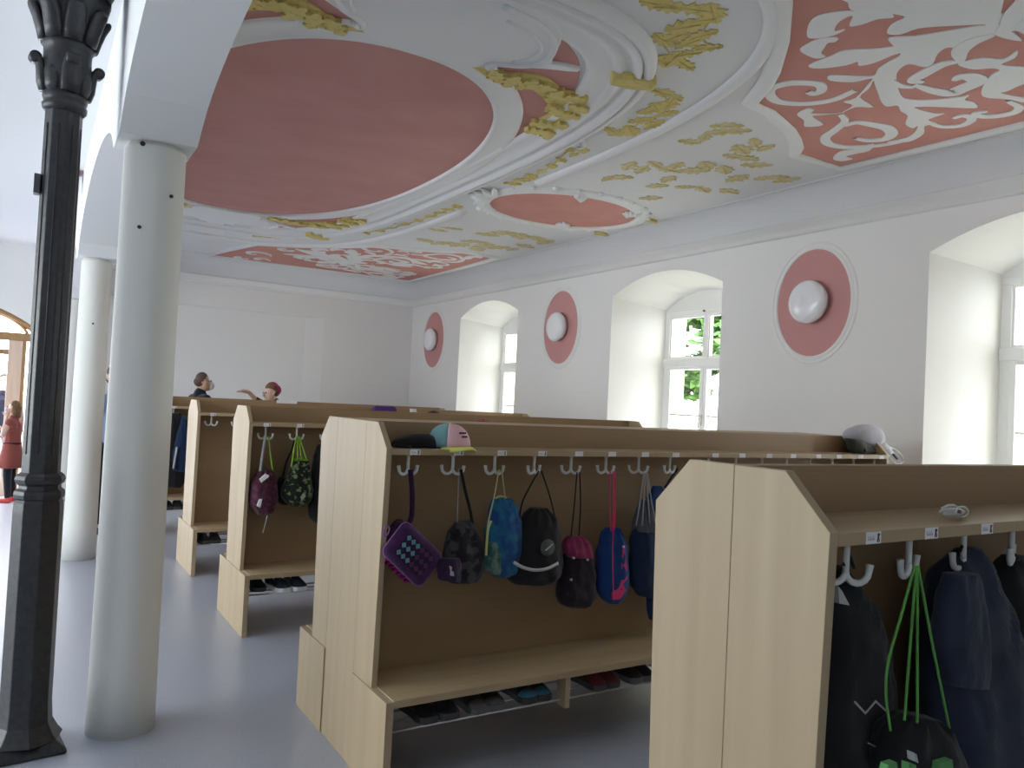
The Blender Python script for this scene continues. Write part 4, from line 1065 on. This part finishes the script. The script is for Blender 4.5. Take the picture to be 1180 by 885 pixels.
# ------------------------------------------------------------------ people
SKIN = mat('skin', (.56, .33, .24), .55, .4); SKINP = mat('pale_skin', (.66, .43, .34), .55, .4)
HAIRB = mat('brown_hair', (.13, .075, .04), .7, .3, nz=((60, 60, 20), (.19, .115, .06), .4, .6)); HAIRD = mat('dark_hair', (.03, .022, .018), .65)
HAIRS = mat('short_brown_hair', (.09, .055, .035), .75)
EYEW = mat('eye', (.05, .035, .03), .3)
def ball(mb, c, r, n=12):
    c = Vector(c); rx, ry, rz = r if isinstance(r, (tuple, list)) else (r, r, r); vs = []; fs = []; m_ = n//2
    for i in range(1, m_):
        e = -PI/2+PI*i/m_
        for k in range(n): vs.append(c+Vector((rx*cos(e)*cos(2*PI*k/n), ry*cos(e)*sin(2*PI*k/n), rz*sin(e))))
    b = len(vs); vs += [c+Vector((0, 0, -rz)), c+Vector((0, 0, rz))]
    for i in range(m_-2):
        for k in range(n): fs.append((i*n+k, i*n+(k+1) % n, (i+1)*n+(k+1) % n, (i+1)*n+k))
    for k in range(n): fs += [(b, (k+1) % n, k), (b+1, (m_-2)*n+k, (m_-2)*n+(k+1) % n)]
    return mb.add(vs, fs, True)
def limb(mb, pts, rs):
    for (a, b), (r0, r1) in zip(zip(pts, pts[1:]), zip(rs, rs[1:])):
        a, b = Vector(a), Vector(b); n = max(2, int((b-a).length/(min(r0, r1)*.45))+1)
        for i in range(n+1): t_ = i/n; ball(mb, a.lerp(b, t_), r0+(r1-r0)*t_, 10)
    return mb
def fuse(o, vox, sm=6):
    r = o.modifiers.new('r', 'REMESH'); r.mode = 'VOXEL'; r.voxel_size = vox; r.use_smooth_shade = True
    s = o.modifiers.new('s', 'SMOOTH'); s.factor = .5; s.iterations = sm
    dg = bpy.context.evaluated_depsgraph_get(); dg.update()
    me = D.meshes.new_from_object(o.evaluated_get(dg)); ms = list(o.data.materials); old = o.data
    o.modifiers.clear(); o.data = me; me.name = o.name
    me.materials.clear()
    for q in ms: me.materials.append(q)
    for p in me.polygons: p.use_smooth = True
    D.meshes.remove(old)
    return o
class Fig:
    """a standing figure; local frame: x = its right, y = forward, z up; H = height"""
    def __init__(s, name, label, loc, yaw, H, skin, vox=.008):
        s.t = thing(name, label, 'person', loc); s.o = Vector(loc); s.k = H/1.75; s.vox = vox*max(.8, s.k); s.skin = skin
        s.R = Matrix.Rotation(yaw, 3, 'Z')
        s.J = {}
    def w(s, v): return s.o+s.R @ (Vector(v)*s.k)
    def go(s, name, parts, material, vox=1.0, sm=5):
        mb = MB()
        for pts, rs in parts:
            if len(pts) == 1: ball_r = rs[0]; c = s.w(pts[0]); ball(mb, c, tuple(q*s.k for q in ball_r) if isinstance(ball_r, tuple) else ball_r*s.k, 16)
            else: limb(mb, [s.w(p) for p in pts], [r*s.k for r in rs])
        return fuse(mb.build(name, material, s.t, fix=True), s.vox*vox, sm)
def hand(wrist, d, up, k=1.0, curl=.35):
    """palm, four unequal bent fingers and a thumb as limb lists"""
    d = Vector(d).normalized(); up = (Vector(up)-d*Vector(up).dot(d)).normalized(); sd = d.cross(up)
    W_ = Vector(wrist); out = [([W_, W_+d*.045, W_+d*.085], [.024, .030, .028]), ([W_+d*.03+sd*.02, W_+d*.085+sd*.026], [.019, .016]), ([W_+d*.03-sd*.02, W_+d*.085-sd*.026], [.019, .016])]
    for i, (off, ln) in enumerate(((.030, .066), (.011, .076), (-.009, .071), (-.028, .056))):
        a = W_+d*.088+sd*off; b = a+d*ln*.45-up*ln*curl*.25; c = b+d*ln*.32-up*ln*curl*.5; e = c+d*ln*.22-up*ln*curl*.6
        out.append(([a, b, c, e], [.0100, .0095, .009, .008]))
    a = W_+d*.03+sd*.03; b = a+sd*.03+d*.03-up*.01; c = b+d*.03+sd*.008-up*.014
    out.append(([a, b, c], [.013, .011, .0095]))
    return out
def person(name, label, loc, yaw, H, skin, hair, top_m, leg_m, shoe_m, arms, head=(0, .02, 0), htilt=0, mask=True, sleeves='long', skirt=None, hairlen=0, cap=None, vox=.008, lean=0, hturn=0, buzz=False, slv=.86):
    f = Fig(name, label, loc, yaw, H, skin, vox)
    hx, hy, hz = head
    hc = Vector((hx, hy+lean, 1.635+hz)); nk = Vector((0, lean*.7, 1.45))
    HR = Matrix.Rotation(hturn, 3, 'Z') @ Matrix.Rotation(htilt, 3, 'X')
    hp = lambda v: hc+HR @ Vector(v)
    body = [([(0, 0, .95), (0, lean*.3, 1.12), (0, lean*.6, 1.30), nk], [.125, .118, .125, .062]), ([(-.1, lean*.6, 1.33), (.1, lean*.6, 1.33)], [.10, .10]),
            ([nk, nk.lerp(hc, .55)], [.058, .055]),
            ([hp((0, -.015, .035))], [(.076, .094, .085)]), ([hp((0, .018, -.03))], [(.064, .078, .085)]), ([hp((0, .045, -.075))], [(.043, .045, .038)]),
            ([hp((0, .094, .018)), hp((0, .110, -.018))], [.011, .015]), ([hp((0, .10, -.018))], [.016]),
            ([hp((-.025, .092, -.052)), hp((.025, .092, -.052))], [.010, .010]),
            ([hp((.078, -.008, -.005))], [(.012, .022, .034)]), ([hp((-.078, -.008, -.005))], [(.012, .022, .034)])]
    feet = []
    for sg in (-1, 1):
        hip = (sg*.088, 0, .92); kn = (sg*.095, .015, .50); an = (sg*.1, -.02, .085)
        body += [([hip, kn, an], [.085, .056, .040]), ([an, (sg*.105, .10, .035)], [.038, .03])]
        feet.append((an, sg))
    ends = []
    for sg, key in ((-1, 'l'), (1, 'r')):
        sh = (sg*.185, lean*.6, 1.385); el, wr, hd, up = arms[key]
        body += [([sh, el, wr], [.052, .040, .027])]
        body += hand(wr, hd, up)
        ends.append((sh, el, wr))
    f.go('body', body, skin, .9, 3)
    # clothing
    tp = [([(0, 0, .93), (0, lean*.3, 1.12), (0, lean*.6, 1.31)], [.142, .136, .142]), ([(-.12, lean*.6, 1.335), (.12, lean*.6, 1.335)], [.112, .112]), ([(-.17, lean*.6, 1.39), (.17, lean*.6, 1.39)], [.066, .066]), ([nk-Vector((0, 0, .02)), nk-Vector((0, 0, -.018))], [.086, .072])]
    for sh, el, wr in ends:
        e3 = Vector(el).lerp(Vector(wr), slv)
        if sleeves == 'long': tp.append(([sh, el, e3], [.068, .055, .043]))
        elif sleeves == 'short': tp.append(([sh, Vector(sh).lerp(Vector(el), .6)], [.068, .06]))
        else: tp.append(([sh, Vector(sh).lerp(Vector(el), .15)], [.062, .058]))
    if skirt:
        mb = MB(); rings = []
        for i in range(9):
            t_ = i/8; z = 1.02-(1.02-skirt)*t_; r = .145+.085*t_**.8
            rings.append([f.w(((r*1.12+.012*t_*sin(6*a))*cos(a), (r*.88+.012*t_*sin(6*a))*sin(a), z)) for a in arc(0, 2*PI*31/32, 32)])
        for c_ in reversed(range(9)):
            pass
        inner = [[v+(f.w((0, 0, 1.02-(1.02-skirt)*i/8))-v)*.06 for v in r] for i, r in enumerate(rings)]
        MB().rings(rings+inner[::-1], caps=False).build('skirt', top_m, f.t)
        MB().rings([[f.w((.163*cos(a), .135*sin(a), z)) for a in arc(0, 2*PI*31/32, 32)] for z in (1.0, 1.035)], caps=True).build('belt', skirt_belt, f.t)
    f.go('top', tp, top_m, 1.1, 5)
    lg = [([(0, 0, .93)], [(.15, .118, .1)])]
    for sg in (-1, 1):
        lg.append(([(sg*.088, 0, .90), (sg*.095, .015, .50), (sg*.1, -.018, .11)], [.098, .070, .056]))
    f.go('trousers', lg, leg_m, 1.1, 5)
    for an, sg in feet:
        f.go('shoe', [([(an[0], -.045, .042), (an[0]+sg*.004, .05, .038), (an[0]+sg*.008, .145, .03)], [.043, .043, .033]), ([(an[0], -.03, .075)], [.047])], shoe_m, 1, 4)
    # hair, eyes, mask, cap
    if hair is not None:
        hh = [([hp((0, -.028, .048))], [(.084, .098, .086)]), ([hp((0, -.055, -.01))], [(.079, .066, .075)])]
        if buzz: hh = [([hp((0, -.024, .042))], [(.0785, .094, .084)]), ([hp((0, -.05, .0))], [(.074, .062, .065)])]
        if hairlen: hh += [([hp((.055, -.05, 0)), hp((.062, -.05, -hairlen))], [.045, .03]), ([hp((-.055, -.05, 0)), hp((-.062, -.05, -hairlen))], [.045, .03]), ([hp((0, -.075, 0)), hp((0, -.08, -hairlen*1.1))], [.06, .045])]
        f.go('hair', hh, hair, .9, 3)
    for sg in (-1, 1):
        mb = MB(); ball(mb, f.w(hp((sg*.03, .083, .018))), .010*f.k, 10); mb.build('eye', EYEW, f.t)
    if mask:
        mk = [([hp((0, .083, -.045))], [(.056, .046, .055)]), ([hp((0, .115, -.03))], [(.02, .014, .035)])]
        f.go('face_mask', mk, mask if not mask is True else WHITEC, .8, 2)
        mb = MB()
        for sg in (-1, 1):
            mb.tube([f.w(hp(v)) for v in ((sg*.05, .07, -.03), (sg*.074, .03, -.01), (sg*.086, -.015, .015))], .0028, 5)
        mb.build('mask_loop', WHITEC, f.t)
    if cap: cap(f, hp, HR)
    return f
skirt_belt = cloth('dark_belt', (.03, .02, .035))
hang = lambda sg: ((sg*.235, -.02, 1.10), (sg*.25, .04, .86), (sg*.05, .15, -1), (sg*1, 0, .2))

# man with respirator, seen in profile above the furthest rack
mp = P(231, 441, 1, 10.9)
person('person', 'man with short hair and white mask in dark jacket behind the furthest rack', (mp.x-.01, 10.9, 0), -PI/2+.25, 1.835, SKIN, HAIRS,
       cloth('black_blue_jacket', (.014, .016, .026)), cloth('dark_trousers', (.03, .03, .035)), BLACKC,
       {'l': hang(-1), 'r': hang(1)}, mask=True, lean=.02, buzz=True, head=(0, .03, -.03))
# person in a magenta cap who reaches out
def magcap(f, hp, HR):
    f.go('magenta_cap', [([hp((0, -.042, .052))], [(.089, .088, .086)]), ([hp((0, -.08, .01))], [(.082, .062, .08)])], cloth('magenta_cap_cloth', (.34, .015, .13)), .9, 3)
pp = P(314, 455, 1, 10.9)
ang = PI/2+.25
arm_r = ((.20, .20, 1.47), (.13, .40, 1.60), (-.05, 1, .25), (0, -.2, 1))
person('person', 'person in magenta cap and black jacket reaching an arm out, behind the furthest rack', (pp.x+.02, 10.75, 0), ang, 1.74, SKINP, HAIRB,
       cloth('black_jacket_cloth', (.012, .012, .013)), cloth('dark_jeans', (.025, .03, .05)), BLACKC,
       {'l': hang(-1), 'r': ((.21, .16, 1.46), (.17, .33, 1.59), (-.05, 1, .15), (0, -.3, 1))}, mask=False, htilt=-.3, head=(0, .05, -.035), lean=.05, cap=magcap, slv=.25)
# girl in a red dress in the left hall
g0 = P(10, 575, 1, 12.05)
person('person', 'girl in sleeveless red dress with dark leggings and red shoes by the timber screen', (g0.x, 12.05, 0), PI/2-.35, 1.31, SKINP, HAIRB,
       cloth('red_dress', (.27, .07, .055)), cloth('black_leggings', (.012, .014, .02)), cloth('coral_shoes', (.70, .09, .08)),
       {'l': ((-.26, .06, 1.17), (-.17, .05, 1.47), (.35, 0, 1), (1, 0, 0)), 'r': ((.22, .16, 1.2), (.1, .36, 1.32), (-.2, .6, .6), (0, 0, 1))},
       mask=cloth('pale_blue_mask', (.45, .58, .72)), sleeves='none', skirt=.60, hairlen=.13, vox=.009)
# adults and child beyond the screen
a0 = P(4, 450, 1, 13.4)
person('person', 'adult with dark hair, white mask and dark top beyond the timber screen', (a0.x, 13.5, 0), PI, 1.66, SKINP, HAIRD,
       cloth('dark_navy_shirt', (.02, .025, .05)), cloth('blue_jeans', (.10, .16, .28)), BLACKC, {'l': hang(-1), 'r': hang(1)}, hairlen=.08, vox=.01)
a0 = P(31, 440, 1, 13.4)
person('person', 'person in white shirt partly hidden by the iron column, beyond the timber screen', (a0.x+.10, 14.1, 0), PI-.5, 1.66, SKINP, HAIRB,
       cloth('white_shirt', (.75, .74, .74)), cloth('beige_trousers', (.42, .34, .28)), BLACKC, {'l': hang(-1), 'r': hang(1)}, vox=.01, mask=False, sleeves='short')
# adult in the gap between the two white columns
person('person', 'adult in light blue shirt and dark trousers, glimpsed between two white columns', (P(126, 500, 1, 9.42).x+.02, 9.42, 0), PI+.3, 1.79, SKINP, HAIRD,
       cloth('light_blue_shirt', (.22, .28, .42)), cloth('black_trousers', (.014, .014, .02)), BLACKC, {'l': hang(-1), 'r': hang(1)}, vox=.009)

# ------------------------------------------------------------------ outside the windows
MB().box((6.82, -12, -1.2), (60, 40, -1.0)).build('ground_outside', GROUND); struct(D.objects['ground_outside'])
def tree(label, cx, cy, zt, rad, n, seed):
    t = thing('leafy_tree', label, 'tree', (cx, cy, -1.0)); rnd = random.Random(seed)
    tr = MB().tube([(cx, cy, -1.0), (cx+.05, cy, .6), (cx, cy+.05, zt)], [.16, .13, .07], 10)
    for k in range(7):
        w = 2*PI*k/7; tr.tube([(cx, cy, zt-1.6+.2*k), (cx+rad*.4*cos(w), cy+rad*.4*sin(w), zt-.9+.2*k), (cx+rad*.75*cos(w), cy+rad*.75*sin(w), zt-.5+.25*k)], [.05, .035, .015], 6)
    tr.build('trunk', BARK, t)
    mb = MB(); cl = []
    for k in range(46):
        v = Vector((rnd.gauss(0, 1), rnd.gauss(0, 1), rnd.gauss(0, 1))).normalized()*rad*rnd.uniform(.45, 1)
        cl.append(Vector((cx, cy, zt))+Vector((v.x, v.y, v.z*1.15)))
    for k in range(n):
        c_ = rnd.choice(cl)+Vector((rnd.gauss(0, .16), rnd.gauss(0, .16), rnd.gauss(0, .16)))*rad*.55
        a = Vector((rnd.gauss(0, 1), rnd.gauss(0, 1), rnd.gauss(0, .6))).normalized(); b = a.orthogonal().normalized(); s_ = rnd.uniform(.08, .15)
        mb.add([c_-a*s_, c_+b*s_*.55, c_+a*s_, c_-b*s_*.55], [(0, 1, 2, 3)])
    o = mb.build('foliage', LEAFM, t, fix=False)
tree('green tree outside the middle window', 10.4, 9.15, 3.35, 1.5, 9500, 3)
tree('low green bush-like tree outside the nearest window', 10.6, 4.3, .25, .8, 1500, 5)

# ------------------------------------------------------------------ light
wd = D.worlds.new('overcast'); SC.world = wd; wd.use_nodes = True
nt = wd.node_tree; bg = nt.nodes['Background']
tc = nt.nodes.new('ShaderNodeTexCoord'); sx = nt.nodes.new('ShaderNodeSeparateXYZ'); rp_ = nt.nodes.new('ShaderNodeValToRGB')
nt.links.new(tc.outputs['Generated'], sx.inputs[0]); nt.links.new(sx.outputs['Z'], rp_.inputs[0]); nt.links.new(rp_.outputs[0], bg.inputs['Color'])
rp_.color_ramp.elements[0].position = 0; rp_.color_ramp.elements[0].color = (.91, .925, .97, 1)
rp_.color_ramp.elements[1].position = 1; rp_.color_ramp.elements[1].color = (.94, .955, .99, 1)
bg.inputs['Strength'].default_value = 13.0
def portal(name, loc, rot, sx_, sy_):
    l = D.lights.new(name, 'AREA'); l.shape = 'RECTANGLE'; l.size = sx_; l.size_y = sy_; l.cycles.is_portal = True
    o = D.objects.new(name, l); COL.objects.link(o); o.location = loc; o.rotation_euler = rot
for c in WC: portal('window_daylight', (6.6, c, 1.82), (0, PI/2, 0), 2.0, 1.5)
for a, b in LW: portal('hall_daylight', (LX-.2, (a+b)/2, 1.65), (0, -PI/2, 0), 2.5, b-a)
portal('screen_daylight', (ax, E+.3, 1.35), (-PI/2, 0, 0), 3.2, 2.8)

SC.view_settings.view_transform = 'Standard'; SC.view_settings.look = 'None'
SC.view_settings.gamma = 1; SC.view_settings.use_curve_mapping = False
SC.view_settings.exposure = 0.12
cy_ = SC.cycles
cy_.use_denoising = True; cy_.max_bounces = 14; cy_.diffuse_bounces = 10; cy_.glossy_bounces = 4; cy_.transparent_max_bounces = 12
cy_.caustics_reflective = False; cy_.caustics_refractive = False; cy_.sample_clamp_indirect = 6
